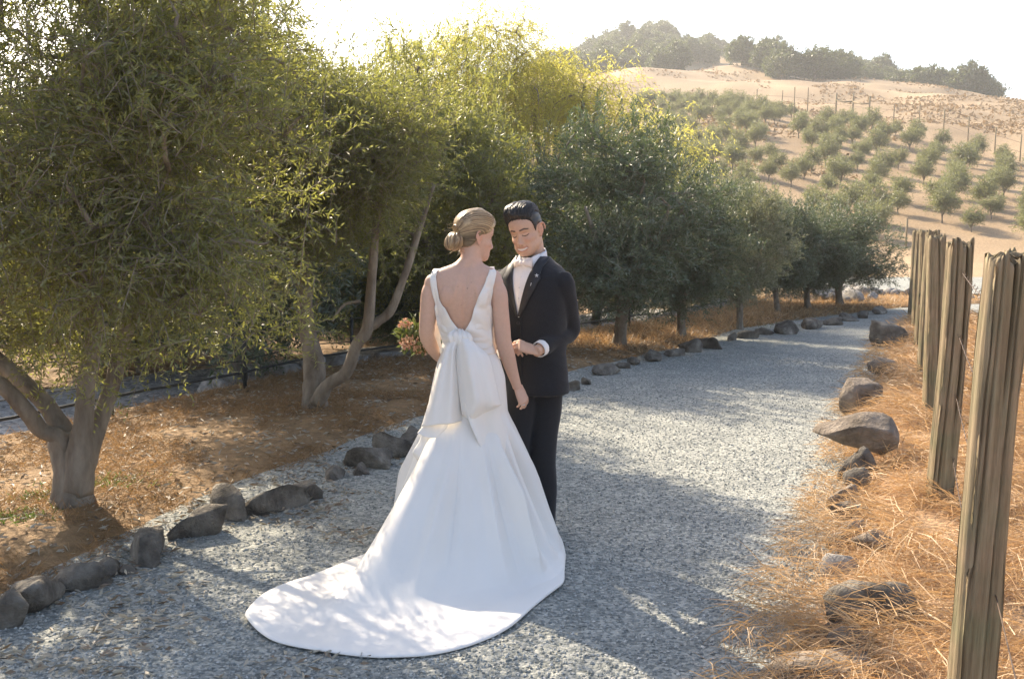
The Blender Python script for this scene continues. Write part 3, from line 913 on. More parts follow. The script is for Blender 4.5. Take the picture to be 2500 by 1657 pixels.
fence_r = empty('post_fence', (1.415, 2.95, ground_z(1.415, 2.95)))
tag(fence_r, 'row of tall weathered square timber fence posts strung with wire along the right bank', 'fence')
PXY = [(1.415, 2.95, .128, .11, .03), (2.47, 5.62, .140, .12, .03), (3.50, 8.2, .140, .12, -.01), (4.43, 10.6, .14, .12, .015), (5.37, 13.0, .14, .12, 0), (6.36, 15.6, .14, .12, .01), (7.27, 18.0, .14, .12, 0)]
plabs = ['nearest post, thick and ragged topped, with a long dark check and peeling left edge', 'second post, split deeply from its top', 'third post, slightly taller with a square head', None, None, None, None]
base_f = Vector(fence_r.location)
tops = []
for k, (x, y, w, d, ln) in enumerate(PXY):
    gz = ground_z(x, y)
    cr = [(.135, .009, .95, .05), (.165, .004, -.4, .03), (.055, .006, .3, .02)] if k == 0 else [(.185, .010, .35, .07), (.075, .006, -.1, .04)] if k == 1 else [(.1 + .03 * k % .2, .01, .3, .03)]
    top_z = [1.57, 1.565, 1.575, 1.60, 1.60, 1.59, 1.59][k]
    me = post_mesh(w, d, top_z - gz, 400 + k, cr)
    o = link('post', me, M['post'], fence_r)
    o.location = Vector((x, y, gz)) - base_f
    o.rotation_euler = (0, ln, [-.03, -.05, -.06, .0, .02, .05, 0][k])
    if plabs[k]: o['label'] = plabs[k]
for z in (.35, .7, 1.05, 1.4):
    for k in range(len(PXY) - 1):
        a = Vector((PXY[k][0] + .10, PXY[k][1] + .09, z + .04 * math.sin(k * 3 + z * 9)))
        b = Vector((PXY[k+1][0] + .10, PXY[k+1][1] + .09, z + .04 * math.sin(k * 3 + 3 + z * 9)))
        mid = (a + b) / 2 - Vector((0, 0, .03))
        mb = MB().tube(spline([a - base_f, mid - base_f, b - base_f], 9), .0022, 5)
        if k < 3:
            for t in np.linspace(.06, .94, 14):
                q = np.array(a.lerp(b, t)) - np.array(base_f) - np.array([0, 0, .03 * 4 * t * (1 - t)])
                for s in (-1, 1):
                    mb.tube([q + [.0, s*.004, -.018 * s], q + [.012 * s, s*.002, .016]], .0015, 3)
        mb.build('wire', M['wire'], fence_r)
# wire running from the nearest post towards the camera side, at the right frame edge
for z in (.2, .55):
    a = Vector((PXY[0][0] + .10, PXY[0][1] + .09, z)); b = a + Vector((-.95, -2.4, 0))
    MB().tube([a - base_f, (a + b) / 2 - base_f, b - base_f], .0022, 5).build('wire', M['wire'], fence_r)

# ------------------------------------------------------------------ low metal fence behind the trees
fb = Vector((float(Fx(7.4)), 7.4, ground_z(float(Fx(7.4)), 7.4)))
fence_l = empty('metal_fence', fb)
tag(fence_l, 'low dark metal fence of thin posts, pipe rail and wires behind the olive trunks', 'fence')
fy = np.arange(5.2, 20.5, 1.55)
for y in fy:
    x = float(Fx(y)); g = ground_z(x, y)
    mb = MB(); mb.tube([(x - fb.x, y - fb.y, g - .2 - fb.z), (x - fb.x, y - fb.y, g + .3 - fb.z), (x - fb.x + .005, y - fb.y, g + .62 - fb.z)], .019, 8)
    mb.build('post', M['metal'], fence_l)
for h, r, nm in ((.17, .013, 'pipe_rail'), (.30, .005, 'wire'), (.56, .006, 'wire')):
    yy = np.arange(5.0, 20.6, .3)
    pts = [(float(Fx(y)) - fb.x + .022, y - fb.y, ground_z(float(Fx(y)), y) + h - fb.z - .015 * math.sin(y * 4) * (r < .01)) for y in yy]
    MB().tube(pts, r, 7).build(nm, M['metal'], fence_l)

# ------------------------------------------------------------------ fence on the hillside
hf = [P(px, py, Y) for px, py, Y in ((1725,294,133),(1785,300,130),(1846,304,127),(1908,310,124),(1970,313,121),(2039,318,117),(2080,322,115),(2120,325,112),(2180,336,108),(2242,343,104),(2302,355,100),(2362,364,95),(2428,381,90),(2490,395,86))]
hb = Vector((hf[0].x, hf[0].y, ground_z(hf[0].x, hf[0].y)))
fence_h = empty('hillside_fence', hb)
tag(fence_h, 'wire and stake fence across the slope above the orchard, with a wooden brace', 'fence')
tp = []
for k, p in enumerate(hf):
    g = ground_z(p.x, p.y)
    hgt = 2.9 if k == 4 or k in (5, 6, 7) else 2.3
    r = .10 if k in (5, 6, 7) else .06
    MB().tube([Vector((p.x, p.y, g - .4)) - hb, Vector((p.x, p.y, g + hgt * .5)) - hb, Vector((p.x + .02, p.y, g + hgt)) - hb], r, 7).build('post', M['post'], fence_h)
    tp.append(Vector((p.x, p.y, g)))
for a, b in ((5, 6), (6, 7)):
    MB().tube([tp[a] + Vector((0,0,2.1)) - hb, (tp[a] + tp[b]) / 2 + Vector((0,0,1.95)) - hb, tp[b] + Vector((0,0,2.1)) - hb], .09, 7).build('brace_rail', M['post'], fence_h)
for h in (.8, 1.6):
    MB().tube([t + Vector((0, 0, h)) - hb for t in tp], .012, 4).build('wire', M['wire'], fence_h)
for (px, py, Y, hh) in ((1936, 345, 96, 4.4), (2209, 655, 50, 1.5)):
    p = P(px, py, Y); g = ground_z(p.x, p.y)
    o = MB().tube([(0,0,-.3), (0.01,0,hh * .5), (.02,0,hh)], .05, 7).build('stake', M['post'])
    o.location = (p.x, p.y, g)
    tag(o, 'tall thin stake standing among the orchard trees' if Y > 60 else 'single thin stake on the bare dry ground near the bend', 'stake')

# ------------------------------------------------------------------ straw, dry grass, leaf litter, pebbles (nobody could count them)
def blade_arrays(p, d, L, W, bend, rs):
    n = len(p)
    side = unit(np.cross(d, rs.normal(size=(n, 3))))
    sag = np.array([0, 0, -1.0])
    L = L[:, None]; W = W[:, None]; bend = bend[:, None]
    m = p + d * L * .5 + sag * bend * L * .22
    t = p + d * L * .95 + sag * bend * L * .8
    V = np.stack([p - side * W * .5, p + side * W * .5, m + side * W * .42, m - side * W * .42, t], 1).reshape(-1, 3)
    b = np.arange(n)[:, None] * 5
    F = np.concatenate([b + np.array([[0, 1, 2]]), b + np.array([[0, 2, 3]]), b + np.array([[3, 2, 4]])], 0)
    return V, F

def stuff(name, V, F, val, material, smooth=True):
    me = np_mesh(name, V, F, smooth, attr=val)
    return tag(link(name, me, material), kind='stuff')

M['straw'] = leaf_mat('straw_blade', [(0, (.32, .20, .09)), (.4, (.49, .325, .165)), (.8, (.64, .47, .275)), (1, (.76, .62, .42))], (.5, .33, .17), (.55, .34, .15), .3, .5)
M['dry_grass'] = leaf_mat('dry_grass_blade', [(0, (.12, .075, .036)), (.5, (.27, .17, .08)), (1, (.45, .30, .15))], (.26, .17, .085), (.36, .21, .08), .3, .6)
M['litter'] = leaf_mat('leaf_litter', [(0, (.10, .065, .04)), (.5, (.27, .20, .14)), (.85, (.42, .36, .27)), (1, (.56, .50, .41))], (.4, .36, .28), (.3, .22, .1), .12, .6)
M['weed'] = leaf_mat('green_weed', [(0, (.03, .055, .015)), (1, (.07, .11, .03))], (.06, .09, .03), (.15, .25, .04), .35, .5)
rs_g = np.random.RandomState(31)

def straw_field(n, y0, y1, power, xo0, xo1, L0, L1, W, seed):
    rs = np.random.RandomState(seed)
    y = y0 + (y1 - y0) * rs.rand(n)**power
    x = Rx(y) + xo0 + (xo1 - xo0) * rs.rand(n)
    clump = vnoise(x * 2.2, y * 2.2) + .6 * vnoise(x * 5 + 9, y * 5)
    keep = clump > -.55 + .3 * rs.rand(n)
    keep &= (x - Rx(y) > .30) | (rs.rand(n) < .45)
    x, y = x[keep], y[keep]; n = len(x)
    cl = clump[keep]
    z = land(x, y) + rs.rand(n)**2 * (.10 + .10 * np.clip(cl, 0, 1))
    a = PI + .9 * vnoise(x * 1.3, y * 1.3 + 3) * 2.2 + rs.normal(size=n) * .8
    el = rs.normal(size=n) * .28 + .28
    d = np.stack([np.cos(a) * np.cos(el), np.sin(a) * np.cos(el), np.sin(el)], 1)
    L = rs.uniform(L0, L1, n) * rs.uniform(.6, 1.1, n)
    V, F = blade_arrays(np.stack([x, y, z], 1), d, L, W * rs.uniform(.7, 1.4, n) * (1 + .07 * y), rs.uniform(.1, 1.1, n), rs)
    return V, F, np.repeat(np.clip(rs.beta(2.2, 2, n) + .1 * cl, 0, 1), 5)
for (n, y0, y1, pw_, a, b, L0, L1, W, sd_) in ((64000, 2.0, 9.0, 1.25, .03, 2.3, .14, .42, .0026, 1), (16000, 2.0, 9.0, 1.2, -.20, .2, .12, .30, .0024, 2), (34000, 8.0, 19.5, 1.0, -.12, 2.0, .2, .42, .0036, 3)):
    stuff('dry_straw', *straw_field(n, y0, y1, pw_, a, b, L0, L1, W, sd_), M['straw'])
# a few single stalks lying out over the gravel
def left_field(n, seed):
    rs = np.random.RandomState(seed)
    y = 3.8 + 17 * rs.rand(n)**1.35
    x0, x1 = Fx(y) - .2, Lx(y) - .02
    x = x0 + (x1 - x0) * rs.rand(n)
    return x, y, rs
x, y, rs = left_field(105000, 5)
cl = vnoise(x * 1.6, y * 1.6) + .5 * vnoise(x * 4, y * 4)
k = cl > -.35 + .5 * rs.rand(len(x)); x, y, cl = x[k], y[k], cl[k]; n = len(x)
a = rs.uniform(0, 2 * PI, n); el = rs.uniform(.1, 1.1, n)
d = np.stack([np.cos(a) * np.cos(el), np.sin(a) * np.cos(el), np.sin(el)], 1)
V, F = blade_arrays(np.stack([x, y, land(x, y) + .003], 1), d, rs.uniform(.05, .17, n), .0026 * (1 + .06 * y), rs.uniform(0, .8, n), rs)
stuff('dry_grass', V, F, np.repeat(np.clip(rs.beta(2, 2, n) + .15 * cl, 0, 1), 5), M['dry_grass'])
# far verge: taller pale grass by the last trunks and on the island before the crossing road
rs = np.random.RandomState(6); n = 26000
y = rs.uniform(13, 24, n); x = rs.uniform(Fx(y) - 1.5, np.minimum(Lx(y), 16)); k = (x < Lx(y) - .1)
x, y = x[k], y[k]; n = len(x)
a = rs.uniform(0, 2 * PI, n); el = rs.uniform(.3, 1.3, n)
d = np.stack([np.cos(a) * np.cos(el), np.sin(a) * np.cos(el), np.sin(el)], 1)
V, F = blade_arrays(np.stack([x, y, land(x, y)], 1), d, rs.uniform(.08, .22, n), .009 + 0 * x, rs.uniform(0, .9, n), rs)
stuff('dry_grass', V, F, np.repeat(rs.beta(3, 2, n), 5), M['straw'])
HEM0 = [(.3,5.0),(.25,4.5),(0,4.05),(-.3,3.8),(-.8,3.85),(-1.2,4.2),(-.7,5.2),(0,5.5)]
# leaf litter under the trees and on the gravel at the lower left
x, y, rs = left_field(7000, 7); n = len(x)
gx = rs.uniform(-2.6, -.5, 5200); gy = rs.uniform(3.0, 7.0, 5200)
keep = (gx > Lx(gy)) & np.array([not inside(a, b, HEM0) for a, b in zip(gx, gy)]) & (vnoise(gx * 2.5, gy * 2.5) + .7 * rs.rand(5200) > .25 + .35 * np.clip(gx - Lx(gy), 0, 2))
x = np.concatenate([x, gx[keep]]); y = np.concatenate([y, gy[keep]]); n = len(x)
a = rs.uniform(0, 2 * PI, n)
d = unit(np.stack([np.cos(a), np.sin(a), rs.normal(size=n) * .22], 1))
V, F = leaf_arrays(np.stack([x, y, land(x, y) + .012 + .01 * rs.rand(n)], 1), d, rs.uniform(.035, .065, n) * (1 + .03 * y), rs.uniform(.010, .016, n) * (1 + .03 * y), rs)
stuff('leaf_litter', V, F, np.repeat(rs.beta(2, 2, n), 4), M['litter'])
# small green weeds by the nearest trunk
xs, ys_ = [], []
for (px, py, sp, q) in ((250, 1185, .16, 420), (100, 1215, .10, 200), (25, 1265, .14, 300), (1870, 785, .5, 500)):
    g = G(px, py, .06); xs.append(rs.normal(g.x, sp, q)); ys_.append(rs.normal(g.y, sp * .6, q))
x = np.concatenate(xs); y = np.concatenate(ys_); n = len(x)
a = rs.uniform(0, 2 * PI, n); el = rs.uniform(.4, 1.3, n)
d = np.stack([np.cos(a) * np.cos(el), np.sin(a) * np.cos(el), np.sin(el)], 1)
V, F = blade_arrays(np.stack([x, y, land(x, y)], 1), d, rs.uniform(.03, .09, n), .006 + 0 * x, rs.uniform(.2, 1, n), rs)
stuff('green_weeds', V, F, np.repeat(rs.rand(n), 5), M['weed'])

# pebbles standing proud of the gravel (none under the spread train)
HEM_POLY = [tuple(G(a, b))[:2] for a, b in ((1380,1360),(1372,1430),(1310,1476),(1247,1534),(1162,1571),(1057,1598),(951,1605),(761,1585),(676,1566),(616,1530),(604,1506),(640,1463),(740,1420),(845,1385),(940,1340))] + [(-.5, 5.4), (0, 5.4)]
def pebbles(n, y0, y1, s0, s1, seed):
    rs = np.random.RandomState(seed)
    y = y0 + (y1 - y0) * rs.rand(n)**2.1
    x = Lx(y) + (Rx(y) - Lx(y) + .15) * rs.rand(n)
    under = np.array([inside(a, b, HEM_POLY) for a, b in zip(x, y)]); x, y = x[~under], y[~under]; n = len(x)
    s = rs.uniform(s0, s1, n)
    oct_ = np.array([(1,0,0),(0,1,0),(-1,0,0),(0,-1,0),(0,0,1.),(0,0,-1)])
    fz = np.array([(0,1,4),(1,2,4),(2,3,4),(3,0,4),(1,0,5),(2,1,5),(3,2,5),(0,3,5)])
    jit = oct_[None] * rs.uniform(.7, 1.25, (n, 6, 1)) + rs.normal(size=(n, 6, 3)) * .16
    jit = jit * np.stack([s, s * rs.uniform(.6, 1, n), s * rs.uniform(.4, .75, n)], 1)[:, None, :]
    a = rs.uniform(0, 2 * PI, n); ca, sa = np.cos(a)[:, None], np.sin(a)[:, None]
    X = jit[..., 0] * ca - jit[..., 1] * sa + x[:, None]; Yv = jit[..., 0] * sa + jit[..., 1] * ca + y[:, None]
    Z = jit[..., 2] + (land(x, y) + .006 + s * .25)[:, None]
    V = np.stack([X, Yv, Z], -1).reshape(-1, 3)
    F = (np.arange(n)[:, None, None] * 6 + fz[None]).reshape(-1, 3)
    return V, F, np.repeat(rs.rand(n), 6)
M['pebble'] = leaf_mat('pebble', [(0, (.16, .17, .16)), (.5, (.29, .30, .28)), (.9, (.45, .45, .41)), (1, (.6, .58, .53))], (.3, .3, .28), (.3, .3, .28), 0.0, .85)
stuff('loose_gravel', *pebbles(46000, 2.9, 13.0, .0045, .0105, 12), M['pebble'], smooth=False)

M['hill_grass'] = leaf_mat('hill_grass_blade', [(0, (.16, .11, .06)), (.5, (.28, .20, .11)), (1, (.42, .31, .18))], (.28, .2, .11), (.3, .2, .1), .25, .7)
# clumps of rank dry grass on the far slopes
rs = np.random.RandomState(17); n = 44000
u = rs.uniform(.04, .62, n); y = np.exp(rs.uniform(math.log(48), math.log(230), n)); x = u * y
den = fbm(x / 6, y / 10, 3) + .3 * vnoise(x / 30, y / 30)
k = den > -.05 + .25 * rs.rand(n); x, y, den = x[k], y[k], den[k]; n = len(x)
a = rs.uniform(0, 2 * PI, n); el = rs.uniform(.4, 1.2, n)
d = np.stack([np.cos(a) * np.cos(el), np.sin(a) * np.cos(el), np.sin(el)], 1)
V, F = blade_arrays(np.stack([x, y, land(x, y) - .05], 1), d, rs.uniform(.3, .8, n), .0022 * y * rs.uniform(.6, 1.3, n), rs.uniform(0, .9, n), rs)
stuff('dry_grass', V, F, np.repeat(np.clip(rs.beta(2, 2, n) - .35 * den + .1, 0, 1), 5), M['hill_grass'])
# ------------------------------------------------------------------ people: shared tools
from mathutils.bvhtree import BVHTree
C2 = lambda *v: np.array(v, float)

def loft(rings, n=40, power=2.0):
    """rings: (centre, half width, half depth, yaw) -> closed body of stacked ellipses"""
    V = []
    th = np.arange(n) / n * 2 * PI
    for c, hw, hd, yaw in rings:
        cx = np.sign(np.cos(th)) * np.abs(np.cos(th))**(2 / power) * hw
        sy = np.sign(np.sin(th)) * np.abs(np.sin(th))**(2 / power) * hd
        ca, sa = math.cos(yaw), math.sin(yaw)
        V.append(np.stack([c[0] + cx * ca - sy * sa, c[1] + cx * sa + sy * ca, np.full(n, c[2])], 1))
    m = len(rings); V = np.vstack(V)
    F = [(i*n + k, i*n + (k+1) % n, (i+1)*n + (k+1) % n, (i+1)*n + k) for i in range(m - 1) for k in range(n)]
    F.append(tuple(range(n - 1, -1, -1))); F.append(tuple((m-1)*n + k for k in range(n)))
    return V, F

def otube(pts, rads, across, flat, n=16):
    """tube with elliptical section: across = direction of the wide axis, flat = thickness ratio"""
    pts = np.asarray(pts, float); m = len(pts)
    T = np.gradient(pts, axis=0); T /= np.linalg.norm(T, axis=1)[:, None]
    V = []
    for i in range(m):
        a = np.array(across, float); a = a - T[i] * a.dot(T[i]); a /= np.linalg.norm(a)
        b = np.cross(T[i], a)
        for k in range(n):
            t = 2 * PI * k / n
            V.append(pts[i] + rads[i] * (a * math.cos(t) + b * math.sin(t) * flat))
    F = [(i*n + k, i*n + (k+1) % n, (i+1)*n + (k+1) % n, (i+1)*n + k) for i in range(m - 1) for k in range(n)]
    F.append(tuple(range(n - 1, -1, -1))); F.append(tuple((m-1)*n + k for k in range(n)))
    return V, F

def ball(c, r, M3=None, nu=20, nv=12):
    V = []; F = []
    c = np.array(c, float)
    for j in range(1, nv):
        for i in range(nu):
            a = 2*PI*i/nu; b = PI*j/nv
            p = np.array([math.sin(b)*math.cos(a)*r[0], math.sin(b)*math.sin(a)*r[1], math.cos(b)*r[2]])
            V.append(c + (M3 @ p if M3 is not None else p))
    for j in range(nv - 2):
        for i in range(nu):
            F.append((j*nu+i, (j+1)*nu+i, (j+1)*nu+(i+1) % nu, j*nu+(i+1) % nu))
    F.append(tuple(range(nu))); F.append(tuple((nv-2)*nu + i for i in range(nu-1, -1, -1)))
    return V, F

def fuse(name, pieces, voxel, smooth=3, factor=.5):
    """merge closed pieces into one continuous skin"""
    mb = MB()
    for V, F in pieces: mb.add(V, F)
    me = np_mesh(name + '_raw', np.array(mb.V), mb.F, True)
    bm = bmesh.new(); bm.from_mesh(me); bmesh.ops.recalc_face_normals(bm, faces=bm.faces); bm.to_mesh(me); bm.free()
    ob = bpy.data.objects.new('fuse_tmp', me); col.objects.link(ob)
    r = ob.modifiers.new('r', 'REMESH'); r.mode = 'VOXEL'; r.voxel_size = voxel; r.use_smooth_shade = True
    s = ob.modifiers.new('s', 'SMOOTH'); s.factor = factor; s.iterations = smooth
    dg = bpy.context.evaluated_depsgraph_get()
    out = bpy.data.meshes.new_from_object(ob.evaluated_get(dg))
    out.name = name
    bpy.data.objects.remove(ob); bpy.data.meshes.remove(me)
    out.polygons.foreach_set('use_smooth', np.ones(len(out.polygons), bool))
    return out

def verts_of(me):
    a = np.empty(len(me.vertices) * 3, np.float32); me.vertices.foreach_get('co', a); return a.reshape(-1, 3).astype(float)
def set_tint(me, c):
    a = me.attributes.new('tint', 'FLOAT_COLOR', 'POINT'); c4 = np.ones((len(c), 4), np.float32); c4[:, :3] = c
    a.data.foreach_set('color', c4.ravel())
def bvh_of(me): return BVHTree.FromPolygons([tuple(v) for v in verts_of(me)], [tuple(p.vertices) for p in me.polygons])

def rot(axis, deg): return np.array(Matrix.Rotation(math.radians(deg), 3, axis))

# --- head: rings by height (eye line = 0), face towards -y
HZ = [-.120,-.114,-.104,-.090,-.072,-.052,-.030,0,.025,.050,.070,.088,.102,.111,.1155]
HF = [.046,.066,.080,.086,.0865,.085,.083,.081,.086,.085,.077,.062,.042,.020,.003]
HB = [-.02,-.008,.008,.028,.052,.072,.088,.097,.099,.097,.088,.073,.050,.024,.003]
HW = [.014,.026,.039,.049,.057,.0625,.067,.071,.0745,.0745,.069,.058,.041,.020,.003]
g2 = lambda x, z, x0, z0, sx, sz: np.exp(-((x - x0) / sx)**2 - ((z - z0) / sz)**2)

def head_grid(male, nz=110, nf=150, jaw=1.0, smile=1.0):
    zz = np.concatenate([np.linspace(HZ[0], .05, int(nz * .78)), np.linspace(.05, HZ[-1], int(nz * .22) + 1)[1:]])
    f, b, w = (np.interp(zz, HZ, q) for q in (HF, HB, HW))
    k = np.ones(5) / 5
    sm = lambda a: np.convolve(np.pad(a, 2, 'edge'), k, 'valid')
    f, b, w = sm(f), sm(b), sm(w)
    w = w * (1 + (jaw - 1) * smoothstep(-.03, -.075, zz))
    u = np.arange(nf) / nf * 2 * PI
    a = u + .42 * np.sin(u + PI / 2) * 0
    # denser towards the face (-y)
    a = u - .45 * np.sin(u - 1.5 * PI) * 1.0
    ca, sa = np.cos(a), np.sin(a)
    pw = 2 / 2.25
    X = np.sign(ca) * np.abs(ca)**pw * w[:, None]
    S = np.sign(sa) * np.abs(sa)**pw
    mid = (b - f) / 2; half = (b + f) / 2
    Y = mid[:, None] + S * half[:, None]
    Z = np.repeat(zz[:, None], nf, 1)
    fr = smoothstep(.0, -.035, Y) if False else np.clip((-Y - .005) / .04, 0, 1)
    ax = np.abs(X)
    nz_w = np.interp(Z, [-.06,-.050,-.044,-.036,-.020,0,.016,.03], [.011,.0115,.0115,.0105,.0085,.0075,.0085,.012])
    nz_a = np.interp(Z, [-.062,-.056,-.051,-.046,-.038,-.024,-.006,.008,.022,.034], [0,.001,.009,.019,.0225,.0165,.0095,.0055,.003,0])
    d = nz_a * np.exp(-(X / nz_w)**2)
    d += .0075 * g2(ax, Z, .0125, -.044, .0055, .0075)                   # nostril wings
    d -= .0095 * g2(ax, Z, .030, .003, .0155, .0105)                     # eye sockets
    d += .0062 * g2(ax, Z, .031, -.001, .0115, .0075)                    # lids
    d -= .0020 * g2(ax, Z, .031, -.0115, .012, .0035)                    # under the eye
    d += (.0045 if male else .002) * g2(ax, Z, .026, .020, .020, .0065)  # brow
    d += .0055 * g2(ax, Z, .041, -.030, .015, .013) * (1 + .5 * smile)   # cheek
    d -= .0040 * smile * g2(ax - .019 - (-.045 - Z) * .45, Z, 0, -.060, .004, .018)   # smile fold
    d += .0042 * g2(X, Z - 8 * X**2, 0, -.0655, .021, .0035)             # upper lip
    d += .0052 * g2(X, Z - 8 * X**2, 0, -.0815, .018, .0045)             # lower lip
    d -= .0045 * g2(X, Z - 8 * X**2, 0, -.0730, .022, .0032)             # mouth line
    d -= .0035 * g2(X, Z, 0, -.0905, .018, .005)
    d += .0060 * g2(X, Z, 0, -.104, .017, .010)                          # chin
    d -= .0020 * g2(X, Z, 0, -.058, .003, .006)
    Y = Y - d * fr
    X = X + .004 * np.sign(X) * g2(ax, Z, .058, -.026, .02, .014) * fr
    V = np.stack([X, Y, Z], -1)
    return V, zz, a

def head_faces(nz, nf):
    F = [(i*nf + k, i*nf + (k+1) % nf, (i+1)*nf + (k+1) % nf, (i+1)*nf + k) for i in range(nz - 1) for k in range(nf)]
    F.append(tuple(range(nf - 1, -1, -1))); F.append(tuple((nz-1)*nf + k for k in range(nf)))
    return F

def ear_parts(R, o, sc, side):
    """outer ear: flattened disc, curled rim and lobe"""
    q = lambda x, y, z: o + sc * (R @ np.array([side * x, y, z]))
    tilt = R @ rot('Z', -side * 28) @ rot('X', -12)
    out = [ball(q(.0775, .014, -.006), (.0050*sc, .0165*sc, .029*sc), tilt)]
    rim = []
    for t in np.linspace(-.35, 3.6, 13):
        yy = .015 + .018 * math.cos(t - .2); z = -.002 + .029 * math.sin(t)
        rim.append(q(.0785 + .55 * (yy - .006), yy, z))
    out.append(tube(spline(rim, 22), .0046 * sc, 8))
    out.append(ball(q(.0745, .006, -.034), (.005*sc, .008*sc, .009*sc), tilt))
    return out

def face_tint(L, base, male):
    """own colours of skin, lips, brows and lashes, and painted shade in the hollows, by place on the head (L: head space)"""
    C = np.tile(np.array(base), (len(L), 1))
    x, y, z = L[:, 0], L[:, 1], L[:, 2]; ax = np.abs(x); fr = (y < -.03)
    def mixin(m, c):
        m = np.clip(m, 0, 1)[:, None]; C[:] = C * (1 - m) + np.array(c) * m
    mixin(.35 * g2(ax, z, .04, -.03, .02, .016) * fr, (base[0] * 1.02, base[1] * .72, base[2] * .68))
    mixin(.4 * (ax > .073) * (np.abs(z) < .05), (base[0] * 1.05, base[1] * .7, base[2] * .62))
    if male:
        mixin(.30 * g2(ax, z, .012, -.060, .02, .006) * fr, (base[0]*.6, base[1]*.6, base[2]*.6))
        mixin(.22 * np.exp(-((z + .1) / .018)**2) * (y < 0), (base[0]*.65, base[1]*.65, base[2]*.65))
    zm = z - 7 * np.minimum(ax, .03)**2
    lip = (ax < .031) * fr * (y < -.05)
    dark = np.exp(-((zm + .0730) / .0068)**2)
    mixin(.85 * lip * np.exp(-((zm + .0735) / .0105)**4) * smoothstep(.032, .024, ax), (.40, .15, .11))
    if male:
        open_ = .0050 * np.sqrt(np.clip(1 - (ax / .0285)**2, 0, 1))
        mixin(lip * smoothstep(open_ + .0012, open_ - .0006, np.abs(zm + .0733)) * (ax < .0285), (.72, .68, .62))
        mixin(.8 * lip * np.exp(-((ax - .0298) / .002)**2) * np.exp(-((zm + .073) / .003)**2), (.12, .05, .04))  # shade in the mouth corners, painted on
    bz = .0225 + .004 * np.exp(-((ax - .034) / .012)**2) - .10 * np.maximum(0, ax - .038)
    mixin((.95 if male else .5) * fr * smoothstep(.0055, .0022, np.abs(z - bz)) * smoothstep(.008, .014, ax) * smoothstep(.056, .048, ax), (.032, .024, .020) if male else (.12, .07, .04))
    lz = -.0045 - .0045 * (1 - ((ax - .031) / .014)**2)
    mixin(fr * smoothstep(.0032, .0012, np.abs(z - lz)) * smoothstep(.0175, .0155, np.abs(ax - .031)), (.02, .015, .013))
    mixin(.35 * fr * g2(ax, z, .031, .007, .015, .002), (base[0]*.5, base[1]*.45, base[2]*.42))  # shade of the lid crease, painted into the skin
    mixin(.7 * fr * g2(ax, z, .0075, -.0515, .0035, .0022), (.12, .06, .05))  # nostril shade painted on, no openings modelled
    return C

def hand_parts(wrist, d, n, s, curls, side, spread=1.0, thumb=(.9, .5, .3)):
    """palm, four fingers and a thumb; d = wrist to knuckles, n = back of the hand; side +1: index on the +across side"""
    d = unit(np.array(d, float)); n = np.array(n, float); n = unit(n - d * n.dot(d)); a = np.cross(d, n) * side
    w = np.array(wrist, float); out = []
    pth = [w - d * .03 * s, w, w + d * .03 * s, w + d * .065 * s, w + d * .092 * s, w + d * .104 * s]
    out.append(otube(spline(pth, 12), np.interp(np.linspace(0, 1, 12), [0, .22, .5, .8, 1], [.020, .0255, .036, .041, .034]) * s, a, .42, 20))
    offs = (.031, .0105, -.0105, -.030); lens = (.070, .078, .072, .056); rad = (.0086, .0088, .0084, .0074)
    for o, L, r, c in zip(offs, lens, rad, curls):
        p = w + d * (.088 - .010 * (abs(o) > .02)) * s + a * o * s
        pts = [p - d * .02 * s, p]
        ang = 0; q = p.copy()
        for j, (fr_, cc) in enumerate(((.44, c[0]), (.31, c[1]), (.25, c[2]))):
            ang += math.radians(cc)
            dirn = d * math.cos(ang) - n * math.sin(ang) + a * o * 2.2 * spread * math.cos(ang)
            q = q + unit(dirn) * L * s * fr_; pts.append(q.copy())
        sp = spline(pts, 13)
        out.append(tube(sp, np.interp(np.linspace(0, 1, 13), [0, .3, .55, .8, .95, 1], [r, r*1.02, r*.96, r*.88, r*.72, r*.45]) * s, 10))
    b = w + d * .028 * s + a * .026 * s
    t1 = unit(d * thumb[0] + a * thumb[1] - n * thumb[2])
    t2 = unit(d * (thumb[0] + .5) + a * (thumb[1] * .3) - n * (thumb[2] + .15))
    out.append(tube(spline([b - d * .02 * s, b, b + t1 * .034 * s, b + t1 * .034 * s + t2 * .026 * s, b + t1 * .034 * s + t2 * .048 * s], 11),
                    np.interp(np.linspace(0, 1, 11), [0, .25, .5, .8, 1], [.013, .0125, .0105, .0095, .005]) * s, 10))
    return out

def hair_cap(V, line, thick, seed, tintf, lowcut=.012):
    """hair over a head grid: grows outwards where the surface lies above the hairline"""
    x, y, z = V[..., 0], V[..., 1], V[..., 2]; yf = -y
    h = np.interp(yf, line[0], line[1]) + .0035 * vnoise(x * 160 + seed, yf * 160)
    m = smoothstep(0, lowcut, z - h)
    T = thick(x, yf, z)
    c = np.array([0, .004, .015])
    N_ = unit(V - c)
    N_[..., 2] *= np.where(z < -.02, .2, 1)
    q = np.arctan2(x, np.maximum(z + .05, .01))
    st = vnoise(q * 26 + .6 * yf * 10, yf * 6 + seed) * .5 + vnoise(q * 60 + yf * 14, yf * 5 + seed) * .35
    off = np.where(m > 0, m * T * (1 + .16 * st) + .0, 0) - .007 * (1 - smoothstep(0, .3, m))
    return V + N_ * off[..., None], tintf(x, yf, z, q, st)

